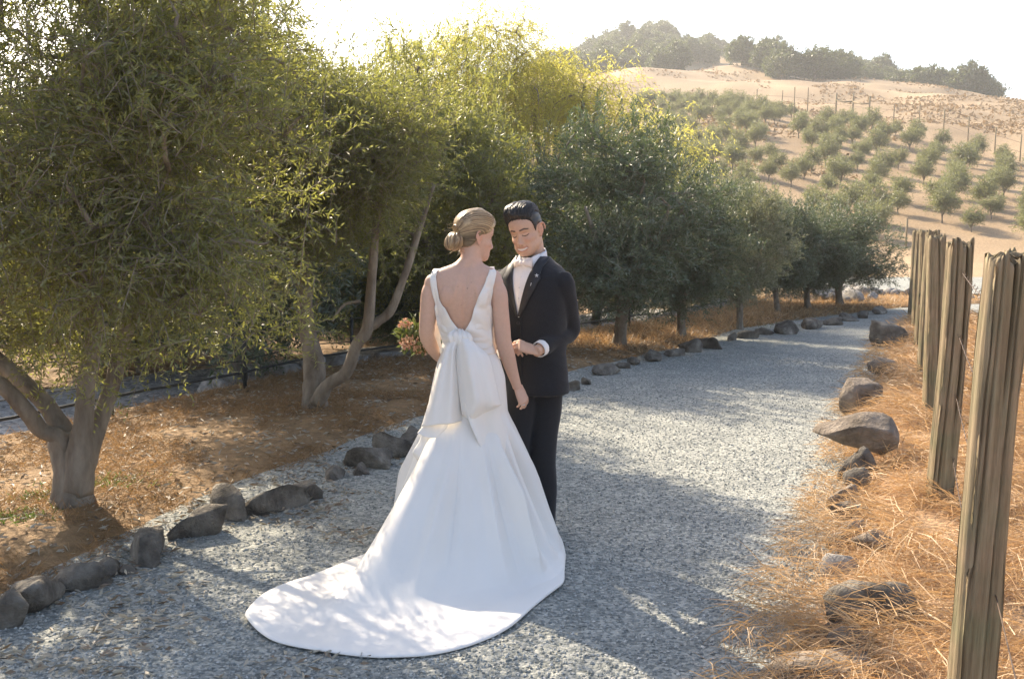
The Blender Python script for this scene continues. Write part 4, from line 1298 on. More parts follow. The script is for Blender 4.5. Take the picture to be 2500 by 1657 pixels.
def sheet(name, rows, material, parent, nu=36, nv=40, thick=.004, wave=None, post=None):
    """cloth from a grid of control points (rows of equal length), resampled and given thickness"""
    R = np.array([[tuple(p) for p in r] for r in rows], float)
    A = np.array([spline(R[i], nu) for i in range(len(R))])
    B = np.array([spline(A[:, j], nv) for j in range(nu)]).transpose(1, 0, 2)
    if wave is not None:
        U, Vv = np.meshgrid(np.linspace(0, 1, nu), np.linspace(0, 1, nv)); B = B + wave(U, Vv)
    du = np.gradient(B, axis=1); dv = np.gradient(B, axis=0)
    nn = unit(np.cross(du, dv))
    V = np.concatenate([(B + nn * thick / 2).reshape(-1, 3), (B - nn * thick / 2).reshape(-1, 3)])
    F = []; o = nu * nv
    idx = lambda i, j: i * nu + j
    for i in range(nv - 1):
        for j in range(nu - 1):
            F.append((idx(i,j), idx(i,j+1), idx(i+1,j+1), idx(i+1,j)))
            F.append((o+idx(i,j), o+idx(i+1,j), o+idx(i+1,j+1), o+idx(i,j+1)))
    for i in range(nv - 1):
        F.append((idx(i,0), idx(i+1,0), o+idx(i+1,0), o+idx(i,0)))
        F.append((idx(i,nu-1), o+idx(i,nu-1), o+idx(i+1,nu-1), idx(i+1,nu-1)))
    for j in range(nu - 1):
        F.append((idx(0,j), o+idx(0,j), o+idx(0,j+1), idx(0,j+1)))
        F.append((idx(nv-1,j), idx(nv-1,j+1), o+idx(nv-1,j+1), o+idx(nv-1,j)))
    return link(name, np_mesh(name, V, F, True), material, parent)

M['skin'] = tint_mat('skin', rough=.52, spec=.35, nscale=60, namt=.06, sss=.12, bump=.0006, bscale=300)
M['hair'] = tint_mat('hair', rough=.38, spec=.5, nscale=70, namt=.15)
M['satin'] = noisy('white_satin', [(.3, (.80, .765, .705)), (.7, (.85, .815, .755))], scale=3, rough=.48, bump=.002, bscale=9, spec=.35, sheen=.15)
M['shirt'] = noisy('white_shirt_cloth', [(.3, (.78, .78, .78)), (.7, (.84, .84, .84))], scale=20, rough=.7, spec=.25)
M['suit'] = noisy('black_suit_wool', [(.3, (.011, .012, .015)), (.7, (.024, .026, .031))], scale=240, rough=.82, spec=.2, bump=.0008, bscale=500, sheen=.12)
M['lapel'] = noisy('black_satin_lapel', [(.3, (.012, .013, .016)), (.7, (.020, .021, .025))], scale=60, rough=.42, spec=.4)
M['bow_tie'] = noisy('ivory_bow_tie', [(.3, (.74, .66, .60)), (.7, (.80, .72, .66))], scale=80, rough=.55, spec=.3)
M['metal_pin'] = noisy('silver_pin', [(.3, (.6, .6, .6)), (.7, (.8, .8, .8))], scale=40, rough=.25, spec=.6)
M['shoe'] = noisy('black_shoe_leather', [(.3, (.012, .012, .012)), (.7, (.02, .02, .02))], scale=30, rough=.3, spec=.5)

# ------------------------------------------------------------------ bride (seen from behind, head turned to the right)
BY = 4.97
bride = empty('person', (-.22, BY, .006))
tag(bride, 'woman in white satin gown with low V back and blonde bun, seen from behind', 'person')
bo = np.array(bride.location)
pb = lambda px, py, Y=BY: np.array(P(px, py, Y))

BT = [(1010,1146,84,.115),(950,1147,84,.118),(905,1146,74,.108),(870,1145,64,.096),(835,1141,56,.088),(800,1136,60,.096),(765,1134,66,.102),(735,1133,72,.104),(712,1133,80,.100),(692,1134,84,.092),
      (677,1137,89,.080),(666,1138,83,.070),(658,1139,72,.060),(651,1141,54,.054),(643,1144,35,.053),(628,1149,25,.052),(600,1156,25,.052)]
def torso_ring(py, grow=0.0):
    t = np.array(BT)[::-1]
    cx, hw, hd = (np.interp(py, t[:, 0], t[:, k]) for k in (1, 2, 3))
    c = pb(cx, py); c[1] += np.interp(py, [600, 660, 720, 835, 950], [.0, -.01, -.0, .01, .0])
    return c, hw * BY / FPX + grow, hd + grow
pieces = [loft([(c, a, b, .0) for c, a, b in (torso_ring(q) for q in np.concatenate([np.arange(1010, 700, -14), np.arange(700, 598, -5)]))], 48)]
# arms
ra = [pb(1203,688,4.955), pb(1216,715,4.95), pb(1221,755,4.955), pb(1226,800,4.965), pb(1229,832,4.975), pb(1239,868,5.0), pb(1250,905,5.03), pb(1260,936,5.05), pb(1263,946,5.055)]
rr = [.040,.0455,.043,.0415,.0405,.039,.031,.0245,.024]
sp = spline([(*p, r) for p, r in zip(ra, rr)], 40)
pieces.append(tube(sp[:, :3], sp[:, 3], 22))
la = [pb(1062,688,4.955), pb(1050,715,4.95), pb(1046,755,4.955), pb(1043,795,4.97), pb(1043,822,5.0), pb(1056,850,5.07), pb(1072,872,5.15), pb(1082,880,5.21)]
lr = [.040,.0435,.0425,.0405,.0385,.034,.026,.0235]
sp = spline([(*p, r) for p, r in zip(la, lr)], 40)
pieces.append(tube(sp[:, :3], sp[:, 3], 22))
pieces.append(ball(pb(1207,693,4.955), (.046,.05,.050))); pieces.append(ball(pb(1058,693,4.955), (.046,.05,.050)))
# shoulder blades
pieces.append(ball(pb(1098,722,4.90), (.05,.028,.065))); pieces.append(ball(pb(1170,722,4.90), (.05,.028,.065)))
hand_w = pb(1262, 943, 5.055)
pieces += hand_parts(hand_w, (pb(1277,975,5.07) - hand_w), (.72, -.68, .1), .93, [(14,22,16),(18,26,18),(22,28,20),(28,30,22)], -1, thumb=(.9,.35,.25))
lw = pb(1081, 880, 5.205)
pieces += hand_parts(lw, (.55, .75, .05), (-.3, .2, .95), .9, [(50,60,40)] * 4, 1)
# neck and head
BR = rot('Z', 180 - 64) @ rot('X', 9) @ rot('Y', -3)
bs = 1.02
bh = pb(1160, 577, 4.985)
neck = [pb(1141,668,4.965), pb(1146,645,4.965), pb(1151,622,4.968), bh + bs * (BR @ C2(0, .022, -.05)), bh + bs * (BR @ C2(0, .02, .0))]
sp = spline([(*p, r) for p, r in zip(neck, [.062,.053,.050,.052,.045])], 16)
pieces.append(tube(sp[:, :3], sp[:, 3], 24))
HV, _, _ = head_grid(False, jaw=.93, smile=.6)
nzh, nfh = HV.shape[:2]
toW = lambda V, R, o, s: (V.reshape(-1, 3) * s) @ R.T + o
pieces.append((toW(HV, BR, bh, bs), head_faces(nzh, nfh)))
for sd_ in (-1, 1): pieces += ear_parts(BR, bh, bs, sd_)
body = fuse('body', [([np.array(v) - bo for v in V], F) for V, F in pieces], .0037, 3)
bv = verts_of(body) + bo
rear = (bv[:, 1] < BY - .02) & (bv[:, 2] < 1.52)
spx = np.interp(bv[:, 2], [1.0, 1.2, 1.42, 1.52], [-.235, -.235, -.222, -.205])
bv[:, 1] += rear * (.0075 * np.exp(-((bv[:, 0] - spx) / .014)**2) * smoothstep(1.0, 1.12, bv[:, 2]) * (1 - smoothstep(1.44, 1.5, bv[:, 2]))
                    - .006 * np.exp(-((np.abs(bv[:, 0] - spx) - .052 - .25 * (1.36 - bv[:, 2])) / .014)**2) * np.exp(-((bv[:, 2] - 1.33) / .07)**2))
body.vertices.foreach_set('co', (bv - bo).astype(np.float32).ravel()); body.update()
Lh = ((bv - bh) @ BR) / bs
cs = face_tint(Lh, (.61, .40, .305), False)
far_ = (np.linalg.norm(bv - bh, axis=1) > .155)
wf = smoothstep(.12, .17, np.linalg.norm(bv - bh, axis=1))[:, None]; cs = cs * (1 - wf) + np.array([.61, .405, .31]) * wf
tanw = np.clip(1.2 * np.exp(-((bv[:, 0] + .26) / .10)**2 - ((bv[:, 2] - 1.2) / .13)**2) * (bv[:, 1] < BY), 0, 1)[:, None]
cs = cs * (1 - .18 * tanw * np.array([.3, .6, 1.0]))
for (mx_, my_) in ((1141, 704), (1118, 700), (1150, 690), (1126, 745), (1160, 716)):      # moles on the back
    q = pb(mx_, my_, 4.87); m_ = np.exp(-(((bv[:, 0] - q[0])**2 + (bv[:, 2] - q[2])**2) / .0026**2)) * (bv[:, 1] < BY)
    cs = cs * (1 - (.75 if mx_ == 1141 else .35) * m_[:, None])
set_tint(body, cs)
link('body', body, M['skin'], bride)
bbvh = bvh_of(body)
def back_y(x, z, dflt):
    h = bbvh.ray_cast(Vector((x - bo[0], -1.5, z - bo[2])), Vector((0, 1, 0)))
    return h[0].y + bo[1] if h[0] is not None else dflt

# hair
bline = ([-.12,-.09,-.06,-.045,-.03,-.015,0,.02,.04,.055,.07,.085,.1], [-.078,-.076,-.070,-.060,-.042,-.012,.010,.014,.026,.046,.060,.066,.068])
def bth(x, yf, z): return .012 + .010 * smoothstep(.0, .1, z) - .003 * smoothstep(.03, .08, yf)
def btint(x, yf, z, q, st):
    k = np.clip(.5 + .75 * st + .22 * np.sin(q * 9 + 1) + .25 * smoothstep(-.06, .06, yf), 0, 1)[..., None]
    low = smoothstep(.012, -.03, z)[..., None]
    c = np.array([.095, .068, .04]) * (1 - k) + np.array([.52, .39, .225]) * k
    return (c * (1 - .62 * low)).reshape(-1, 3)
HVb, hc = hair_cap(HV, bline, bth, 3, btint)
hv = toW(HVb, BR, bh, bs)
hair = link('hair', np_mesh('hair', hv - bo, head_faces(nzh, nfh), True, colors=hc), M['hair'], bride)
bl = lambda x, y, z: bh + bs * (BR @ C2(x, y, z))
# loose sweep strands on the cap, from the parting back to the bun
rs_h = np.random.RandomState(9)
capb = BVHTree.FromPolygons([tuple(v) for v in HVb.reshape(-1, 3)], head_faces(nzh, nfh))
mb = MB(); tc = []
def strand(pts, r, colr, lift=.0012):
    out = []
    for p in pts:
        c = Vector((0, .004, .015)); dirv = (Vector(p) - c).normalized()
        h = capb.ray_cast(c + dirv * .3, -dirv)
        q = (h[0] if h[0] is not None else Vector(p)) + dirv * lift
        out.append(bl(*q) - bo)
    n0 = len(mb.V); mb.tube(spline(out, 12), np.interp(np.linspace(0, 1, 12), [0, .15, .85, 1], [r*.4, r, r, r*.5]), 5)
    tc.extend([colr] * (len(mb.V) - n0))
for k in range(150):
    side = rs_h.choice([-1, 1], p=[.25, .75]); f = rs_h.rand()
    st_ = (side * (.005 + .062 * f), -.075 + .07 * f**2, .085 - .072 * f)
    en_ = (side * .02 * rs_h.rand(), .10, .02 - .03 * f)
    mid_ = (side * (.03 + .055 * f), .01 + .01 * f, .11 - .085 * f)
    kk = rs_h.rand(); colr = np.array([.20, .13, .07]) * (1 - kk) + np.array([.62, .46, .27]) * kk
    strand(spline([st_, mid_, en_], 7), rs_h.uniform(.0012, .0024), colr)
for k in range(60):                 # flyaway hairs round the nape, ear and crown
    a_ = rs_h.uniform(-1.2, 2.2); x_ = rs_h.uniform(-.06, .07)
    p0 = np.array([x_, .095 * math.sin(a_) + .01, .085 * math.cos(a_)]) if k < 34 else np.array([rs_h.uniform(-.04, .06), rs_h.uniform(.02, .085), rs_h.uniform(-.075, -.03)])
    d0 = unit(np.array([p0[0], p0[1], .3 * p0[2] + (.02 if k < 34 else -.06)]) + rs_h.normal(size=3) * .03)
    L_ = rs_h.uniform(.02, .045)
    p0 = p0 * 1.04
    n0 = len(mb.V); mb.tube([bl(*q) - bo for q in spline([p0, p0 + d0 * L_ * .5, p0 + d0 * L_ + np.array([0, .01, -.01])], 6)], [.0007, .0006, .0006, .0005, .0004, .0003], 3)
    tc.extend([(.5, .37, .22)] * (len(mb.V) - n0))
link('hair_strands', np_mesh('hair_strands', np.array(mb.V), mb.F, True, colors=np.array(tc)), M['hair'], hair)
# low bun: a rolled coil of locks with a twist above it
mb = MB(); tc = []
def lock(pts, rad, kk, n=8):
    n0 = len(mb.V); sp_ = spline(pts, 22)
    mb.tube([bl(*p) - bo for p in sp_], np.interp(np.linspace(0, 1, 22), [0, .2, .8, 1], [rad*.6, rad, rad, rad*.5]), n)
    tc.extend([np.array([.17, .105, .055]) * (1 - kk) + np.array([.47, .34, .19]) * kk] * (len(mb.V) - n0))
bc = C2(-.004, .106, -.040)
V_, F_ = ball(bl(*bc) - bo, (.050, .036, .041), BR); n0 = len(mb.V); mb.add(V_, F_); tc.extend([(.25, .165, .09)] * (len(mb.V) - n0))
for k in range(58):
    az = rs_h.uniform(0, 2 * PI); tw = rs_h.uniform(.1, .5)
    pts = []
    for t in np.linspace(.12, 2.95, 9):
        rr_ = 1.02 + .05 * rs_h.rand()
        pts.append((bc[0] + .050 * rr_ * math.sin(t) * math.cos(az + tw * t), bc[1] + .036 * rr_ * math.sin(t) * math.sin(az + tw * t) - .010 * math.cos(t), bc[2] + .043 * rr_ * math.cos(t)))
    lock(pts, rs_h.uniform(.004, .0075), rs_h.rand())
for k in range(26):
    a = rs_h.uniform(0, 6.28)
    pts = [(bc[0] + .034 * math.cos(a + t) , bc[1] - .004 + .012 * math.sin(a * 2 + t), bc[2] + .052 + .024 * math.sin(a + t)) for t in np.linspace(0, 2.6, 6)]
    lock(pts, rs_h.uniform(.003, .006), rs_h.rand())
link('hair_bun', np_mesh('hair_bun', np.array(mb.V), mb.F, True, colors=np.array(tc)), M['hair'], bride)

# gown: bodice (a ring round the body with a V cut into the back)
gown = bpy.data.objects.new('gown', None); gown.empty_display_size = .1; col.objects.link(gown); gown.parent = bride
nth = 140; th = np.arange(nth) / nth * 2 * PI
VE_L = ([1131, 1122, 1099, 1089, 1080], [822, 814, 788, 772, 762]); VE_R = ([1131, 1136, 1151, 1158, 1166], [822, 818, 794, 772, 762])
rows_v = []
nzb = 26
V = np.zeros((nzb, nth, 3))
for k, t in enumerate(th):
    back = math.sin(t) < 0
    c, hw, hd = torso_ring(790, .008)
    px = 1250 + FPX * (c[0] + hw * math.cos(t)) / BY
    top = 738.0
    if back:
        top = np.interp(px, VE_L[0][::-1], VE_L[1][::-1]) if px < 1131 else np.interp(px, VE_R[0], VE_R[1])
        top = max(top, 770)
        if px < 1083 or px > 1160: top = 770 if 1070 < px < 1192 else 752
    for i in range(nzb):
        py = 862 + (top - 862) * i / (nzb - 1)
        c, hw, hd = torso_ring(py, .008 + .0035 * math.sin(i / (nzb - 1) * PI))
        V[i, k] = c + np.array([hw * math.cos(t), hd * math.sin(t) + (-.0 if back else 0), 0])
for i in range(nzb):
    for k in range(nth):
        if math.sin(th[k]) < 0:      # lie on the real back, shoulder blades included
            yb = back_y(V[i, k, 0], V[i, k, 2], V[i, k, 1]); V[i, k, 1] = min(V[i, k, 1], yb - .006) if abs(math.cos(th[k])) < .9 else V[i, k, 1]
# drawn folds running from the side to the knot
for i in range(nzb):
    for k in range(nth):
        if math.sin(th[k]) < -.1:
            X_, Z_ = V[i, k, 0], V[i, k, 2]
            kn = pb(1122, 828)
            dx, dz = X_ - kn[0], Z_ - kn[2]
            a_ = math.atan2(dz, abs(dx)); r_ = math.hypot(dx, dz)
            V[i, k, 1] -= .005 * math.sin(a_ * 11 + 1) * smoothstep(.02, .07, r_) * smoothstep(.2, .1, r_)
F = [(i*nth + k, i*nth + (k+1) % nth, (i+1)*nth + (k+1) % nth, (i+1)*nth + k) for i in range(nzb - 1) for k in range(nth)]
bod = link('bodice', np_mesh('bodice', V.reshape(-1, 3) - bo, F, True), M['satin'], gown)
sol = bod.modifiers.new('thickness', 'SOLIDIFY'); sol.thickness = .004; sol.offset = 0
# straps over the shoulders
def top_z(x, y, dflt):
    h = bbvh.ray_cast(Vector((x - bo[0], y - bo[1], 1.53)), Vector((0, 0, -1)))
    return h[0].z + bo[2] if h[0] is not None else dflt
for inner, outer in ((([852,835,820,808,800,790,778,764,752,745,731,715,700,685,676,671,666,661],[1130,1130,1130,1129,1119,1110,1101,1094,1087,1080,1073,1070,1067,1065,1064,1065,1066,1068]),
                      ([852,835,820,808,800,790,778,764,752,745,735,720,700,685,676,672,668,664],[1088,1082,1078,1074,1071,1069,1066,1064,1063,1062,1060,1056,1052,1050,1049,1050,1051,1053])),
                     (([852,835,820,808,800,790,778,764,752,740,725,712,700,688,678,672,666,661],[1132,1132,1132,1133,1139,1145,1151,1155,1158,1163,1168,1174,1180,1185,1188,1191,1193,1195]),
                      ([852,835,820,808,800,790,778,764,752,742,728,714,702,690,680,674,669,665],[1200,1199,1198,1197,1196,1196,1196,1197,1197,1198,1200,1203,1204,1207,1209,1210,1211,1211]))):
    rows = []; side_ = -1 if outer[1][0] < 1130 else 1
    for k, (pi, xi, po, xo) in enumerate(zip(inner[0], inner[1], outer[0], outer[1])):
        r_ = []
        for t in np.linspace(0, 1, 7):
            q = pb(xo + (xi - xo) * t, po + (pi - po) * t, 4.9)
            yb = back_y(q[0], q[2], 4.95)
            r_.append((q[0] + (side_ * .006 if t == 0 and k < 9 else 0), min(yb, 4.985) - (.013 if k < 8 else .009 if k == 8 else .006) - (.003 if .1 < t < .9 else 0), q[2]))
        rows.append(r_)
    ref = rows[-1]; ctr = np.array(ref).mean(0); y1 = ctr[1]
    for yy in np.linspace(y1 + .022, 5.045, 5):
        w_ = (yy - y1) / (5.045 - y1); row_ = []
        zr = float(np.median([top_z(x - side_ * .012 * math.sin(w_ * PI), yy, z) for (x, y, z) in ref]))
        for (x, y, z) in ref:
            xx = x - side_ * .012 * math.sin(w_ * PI)
            row_.append((xx, yy, min(zr + .005, ctr[2] + .008)))
        rows.append(row_)
    last = rows[-1]
    rows.append([(x - side_ * .02, 5.075, z - .07) for x, y, z in last]); rows.append([(x - side_ * .05, 5.085, z - .15) for x, y, z in last])
    def drawn(U, V_, sd=side_):       # folds drawn from the side towards the knot
        amp = .0045 * np.clip((.42 - V_) / .15, 0, 1) * np.clip(V_ / .04, 0, 1)
        return np.stack([0 * U, -amp * np.sin((V_ * 46 + (1 - U) * 5)), 0 * U], -1)
    sheet('bodice_back', [[np.array(p) - bo for p in r] for r in rows], M['satin'], gown, 30, 110, .003, drawn)

# skirt and train: from the hips to the hem, the train lying on the gravel
sk_c = np.array([-.222, BY])
hem_px = [(1382,1358),(1379,1395),(1374,1432),(1331,1463),(1310,1479),(1247,1537),(1162,1574),(1057,1601),(951,1608),(860,1601),(761,1588),(676,1569),(630,1545),(604,1518),(600,1500),(634,1463),(690,1436),(740,1416),(845,1379),(905,1353),(938,1332)]
hem = [np.array(G(a, b, .012))[:2] for a, b in hem_px]
hem += [np.array(q) for q in ((-.63, 5.28), (-.50, 5.43), (-.32, 5.50), (-.10, 5.50), (.08, 5.42), (.20, 5.28), (.26, 5.12))]
hem = spline(hem + [hem[0]], 600)
hd_ = hem - sk_c; ha = np.unwrap(np.arctan2(hd_[:, 1], hd_[:, 0])); hr = np.hypot(hd_[:, 0], hd_[:, 1])
order = np.argsort(ha % (2 * PI)); HA = (ha % (2 * PI))[order]; HR = hr[order]
nT, nS = 420, 110
TH = np.arange(nT) / nT * 2 * PI
RH = np.interp(TH, HA, HR, period=2 * PI)
S = np.linspace(0, 1, nS)
pyw = np.concatenate([np.arange(850, 1004, 8)])
up = []
for py in pyw:
    c, hw, hd = torso_ring(py, .012 + .05 * smoothstep(905, 1010, py) )
    hw = np.interp(py, [850, 880, 919, 951, 1004], [60, 77, 88, 93, 100]) * BY / FPX
    cxp = np.interp(py, [850, 880, 919, 951, 1004], [1143, 1145, 1146, 1144, 1141.5])
    cx = pb(cxp, py)[0]
    up.append(np.stack([cx + hw * np.cos(TH), c[1] + hd * np.sin(TH), np.full(nT, c[2])], 1))
up = np.array(up)
ring0 = up[-1]; z0 = ring0[0, 2]
r0 = np.hypot(ring0[:, 0] - sk_c[0], ring0[:, 1] - sk_c[1])
low = np.zeros((nS, nT, 3))
dirx, diry = np.cos(TH), np.sin(TH)
ext = RH - r0
rearw = np.exp(-(((TH - math.radians(285) + PI) % (2 * PI) - PI) / math.radians(48))**4)
leftw = np.exp(-(((TH - math.radians(188) + PI) % (2 * PI) - PI) / math.radians(46))**4) * (1 - rearw)
rg = np.minimum(ext, ext * (1 - rearw - leftw) + (.17 + .16 * ext) * leftw + (.15 + .58 * ext) * rearw)
wr = np.random.RandomState(77)
fold = sum(a * np.sin(k * TH + p) for k, a, p in ((5, .5, .4), (7, .45, 2.0), (11, .28, 1.1), (17, .12, 4.0)))
def ridge(c, w): return np.maximum(0, 1 - np.abs((TH - math.radians(c) + PI) % (2 * PI) - PI) / math.radians(w * 1.6))**1.15
for i, s in enumerate(S):
    s_ = s**.92
    r = r0 + ext * s_
    run = ext * s_
    h = np.clip(1 - run / rg, 0, 1)
    zz = z0 * (h**(1.05 * (1 - rearw - leftw) + np.interp(ext, [.2, .3, .5, 1.0], [1.1, 1.3, 1.6, 1.7]) * leftw + np.interp(ext, [.2, .5, 1.0], [1.02, 1.25, 1.9]) * rearw))
    g = smoothstep(0, .35, s)
    fade = np.clip(zz / .25, 0, 1)
    dr = g * (.022 * fold + .11 * ridge(306, 4.5) - .09 * ridge(315, 4) + .07 * ridge(256, 3.5) - .065 * ridge(264, 3.5) + .06 * ridge(342, 5) - .07 * ridge(332, 4) + .085 * ridge(180, 6) - .06 * ridge(194, 6) + .05 * ridge(288, 4) - .035 * ridge(295, 4) + .05 * ridge(225, 6) - .05 * ridge(212, 5)) * (.25 + .75 * np.clip(zz / .4, 0, 1)) * np.clip(zz / .12, 0, 1)
    flat = 1 - np.clip(zz / .05, 0, 1)
    lift = flat * (.016 + .010 * vnoise(dirx * r * 5 + 3, diry * r * 5) + .012 * np.maximum(0, fold) * np.clip((run - rg) / .2, 0, 1) * (1 - s**6))
    edge = .012 * (s > .995)
    low[i] = np.stack([sk_c[0] + dirx * (r + dr), sk_c[1] + diry * (r + dr), np.maximum(zz, 0) + lift + .012 - .008 * smoothstep(.985, 1, s)], 1)
# keep the top of the lower part on the hip ring
t_ = smoothstep(0, .12, S)[:, None, None]
low = low * t_ + (ring0[None] + (low - low[0:1])) * (1 - t_)
SK = np.concatenate([up[:-1], low])
SK[:, :, 1] += 0
nR = len(SK)
F = [(i*nT + k, (i+1)*nT + k, (i+1)*nT + (k+1) % nT, i*nT + (k+1) % nT) for i in range(nR - 1) for k in range(nT)]
skirt = link('skirt', np_mesh('skirt', SK.reshape(-1, 3) - bo, F, True), M['satin'], gown)
skirt['label'] = 'flared satin skirt with a long rounded train spread on the gravel'
sol = skirt.modifiers.new('thickness', 'SOLIDIFY'); sol.thickness = .004; sol.offset = -1

# big bow at the small of the back
bow = bpy.data.objects.new('bow', None); bow.empty_display_size = .1; col.objects.link(bow); bow.parent = bride
bow['label'] = 'large satin bow with hanging loops at the small of the back'
def prow(pts): return [np.array(P(a, b, Y)) - bo for a, b, Y in pts]
def pleat(n, amp, y0=.0, ph=0.0):
    return lambda U, V_: np.stack([0 * U, -amp * np.sin(U * n * 2 * PI + ph) * np.clip((V_ - y0) * 2.2, 0.15, 1) * (1 - .3 * V_), 0 * U], -1)
sheet('bow_tail', [prow([(1098,828,4.825),(1106,828,4.81),(1114,829,4.81),(1121,831,4.825)]), prow([(1086,850,4.815),(1096,852,4.785),(1105,856,4.775),(1113,860,4.80)]),
                   prow([(1070,900,4.80),(1085,902,4.76),(1102,905,4.752),(1117,905,4.79)]), prow([(1050,972,4.79),(1074,975,4.735),(1101,972,4.73),(1123,965,4.785)]),
                   prow([(1029,1040,4.775),(1063,1038,4.722),(1098,1034,4.72),(1128,1028,4.78)])], M['satin'], bow, 56, 50, .0025, pleat(1.6, .014, 0, .5))
sheet('bow_loop', [prow([(1117,828,4.83),(1126,824,4.81),(1136,823,4.805),(1146,825,4.82)]), prow([(1115,846,4.815),(1130,842,4.775),(1147,840,4.77),(1164,842,4.80)]),
                   prow([(1114,884,4.80),(1138,880,4.74),(1166,875,4.735),(1194,872,4.79)]), prow([(1119,944,4.79),(1148,940,4.715),(1180,936,4.715),(1209,930,4.78)]),
                   prow([(1124,982,4.785),(1154,984,4.71),(1190,982,4.712),(1221,980,4.775)]), prow([(1127,1004,4.785),(1148,1012,4.735),(1186,1000,4.74),(1224,986,4.778)]),
                   prow([(1128,1012,4.80),(1150,1022,4.772),(1186,1004,4.77),(1222,987,4.79)]), prow([(1128,990,4.82),(1152,990,4.80),(1184,980,4.80),(1214,972,4.81)]), prow([(1128,930,4.83),(1150,920,4.82),(1176,915,4.82),(1196,910,4.82)])],
      M['satin'], bow, 64, 80, .0025, pleat(2.2, .013, 0, 2.2))
sheet('bow_drape', [prow([(1044,1005,4.80),(1070,1008,4.775),(1100,1010,4.78)]), prow([(1034,1036,4.79),(1064,1040,4.755),(1094,1036,4.775)]),
                    prow([(1019,1056,4.775),(1052,1070,4.735),(1084,1058,4.77)])], M['satin'], bow, 40, 30, .0025, pleat(1.2, .009, 0, 1))
sheet('bow_drape', [prow([(1034,1044,4.82),(1060,1048,4.785),(1086,1046,4.79)]), prow([(1024,1076,4.81),(1050,1084,4.77),(1074,1076,4.785)]),
                    prow([(1008,1104,4.80),(1038,1116,4.755),(1064,1100,4.785)]), prow([(1020,1124,4.82),(1036,1132,4.775),(1052,1120,4.79)])], M['satin'], bow, 36, 32, .0025, pleat(1.1, .007, 0, .4))
sheet('bow_drape', [prow([(1012,1110,4.84),(1034,1114,4.80),(1052,1112,4.81)]), prow([(998,1150,4.83),(1020,1158,4.785),(1040,1148,4.80)]), prow([(984,1186,4.83),(1004,1196,4.79),(1022,1184,4.80)])], M['satin'], bow, 28, 24, .0025)
sheet('bow_drape', [prow([(1134,985,4.76),(1160,985,4.765),(1190,985,4.785),(1214,972,4.81)]), prow([(1150,1040,4.735),(1174,1042,4.755),(1200,1038,4.785),(1228,1030,4.815)]),
                    prow([(1176,1098,4.73),(1196,1098,4.755),(1216,1092,4.785),(1240,1080,4.82)]), prow([(1206,1170,4.745),(1220,1164,4.77),(1234,1152,4.80),(1252,1130,4.835)])], M['satin'], bow, 50, 50, .0025, pleat(1.5, .012, 0, .3))
mb = MB()
for k in range(5):
    a0 = k / 4
    xs_ = 1100 + 44 * a0
    pts = [np.array(P(xs_ + (1122 - xs_) * .45, 806 + 3 * math.sin(k * 2), 4.850)), np.array(P(xs_, 818 + 2 * math.sin(k * 5), 4.818 - .006 * math.sin(k * 2.4))), np.array(P(xs_ + 2, 832, 4.812)), np.array(P(xs_ + (1121 - xs_) * .5, 848, 4.835))]
    mb.tube([p - bo for p in spline(pts, 16)], np.interp(np.linspace(0, 1, 16), [0, .4, .7, 1], [.006, .0155, .0145, .006]), 12)
mb.build('bow_knot', M['satin'], bow)
# shoes under the hem
mb = MB()
for s_ in (-1, 1):
    V_, F_ = ball(np.array([-.222 + s_ * .07, 5.06, .045]) - bo, (.035, .11, .035)); mb.add(V_, F_)
    mb.tube([np.array([-.222 + s_ * .07, 4.97, .07]) - bo, np.array([-.222 + s_ * .07, 4.965, .006]) - bo], [.018, .006], 8)
mb.build('shoes', M['satin'], bride)
# ring on the hanging hand
rp = np.array(P(1277, 988, 5.06))
mb = MB(); mb.tube([rp - bo + .0105 * np.array([math.cos(t), .8 * math.sin(t), .25 * math.cos(t)]) for t in np.linspace(0, 2 * PI * .98, 18)], .0016, 6)
V_, F_ = ball(rp - bo + np.array([.006, -.0085, .002]), (.0035, .0035, .003), None, 8, 6); mb.add(V_, F_)
mb.build('ring', M['metal_pin'], bride)

# ------------------------------------------------------------------ bouquet in her left hand
rs_b = np.random.RandomState(14)
bq_c = np.array(P(1024, 826, 5.26))
bouquet = empty('bouquet', tuple(bq_c))
tag(bouquet, 'loose bouquet of peach and cream blossoms with rust foliage held by the bride', 'bouquet')
M['petal'] = leaf_mat('petal', [(0, (.52, .20, .13)), (.4, (.70, .40, .26)), (.75, (.80, .62, .42)), (1, (.85, .74, .58))], (.75, .55, .40), (.7, .4, .25), .35, .6)
M['bq_leaf'] = leaf_mat('bouquet_leaf', [(0, (.03, .05, .02)), (.6, (.08, .11, .03)), (.85, (.22, .12, .04)), (1, (.40, .12, .06))], (.12, .14, .06), (.2, .25, .05), .35, .5)
for nm, cen, rad, nn in (('blossom_cluster', (-.045, -.02, -.02), (.055, .05, .035), 190), ('blossom_cluster', (-.075, .0, .075), (.03, .03, .022), 70), ('blossom_cluster', (.02, .02, -.055), (.04, .04, .03), 90),
                         ('blossom_cluster', (.085, -.03, .03), (.03, .03, .05), 80)):
    p = np.array(cen) + unit(rs_b.normal(size=(nn, 3))) * np.array(rad) * rs_b.uniform(.4, 1.05, (nn, 1))
    d = unit(p - np.array(cen) + rs_b.normal(size=(nn, 3)) * .03)
    V, F = leaf_arrays(p, d, rs_b.uniform(.012, .024, nn), rs_b.uniform(.010, .02, nn), rs_b, .3)
    o = link(nm, np_mesh(nm, V, F, True, attr=np.repeat(rs_b.rand(nn), 4)), M['petal'], bouquet)
nn = 520
p = unit(rs_b.normal(size=(nn, 3))) * np.array([.125, .09, .095]) * rs_b.uniform(.35, 1.05, (nn, 1)) + np.array([0, .03, .01])
d = unit(p * 6 + rs_b.normal(size=(nn, 3)) * .5)
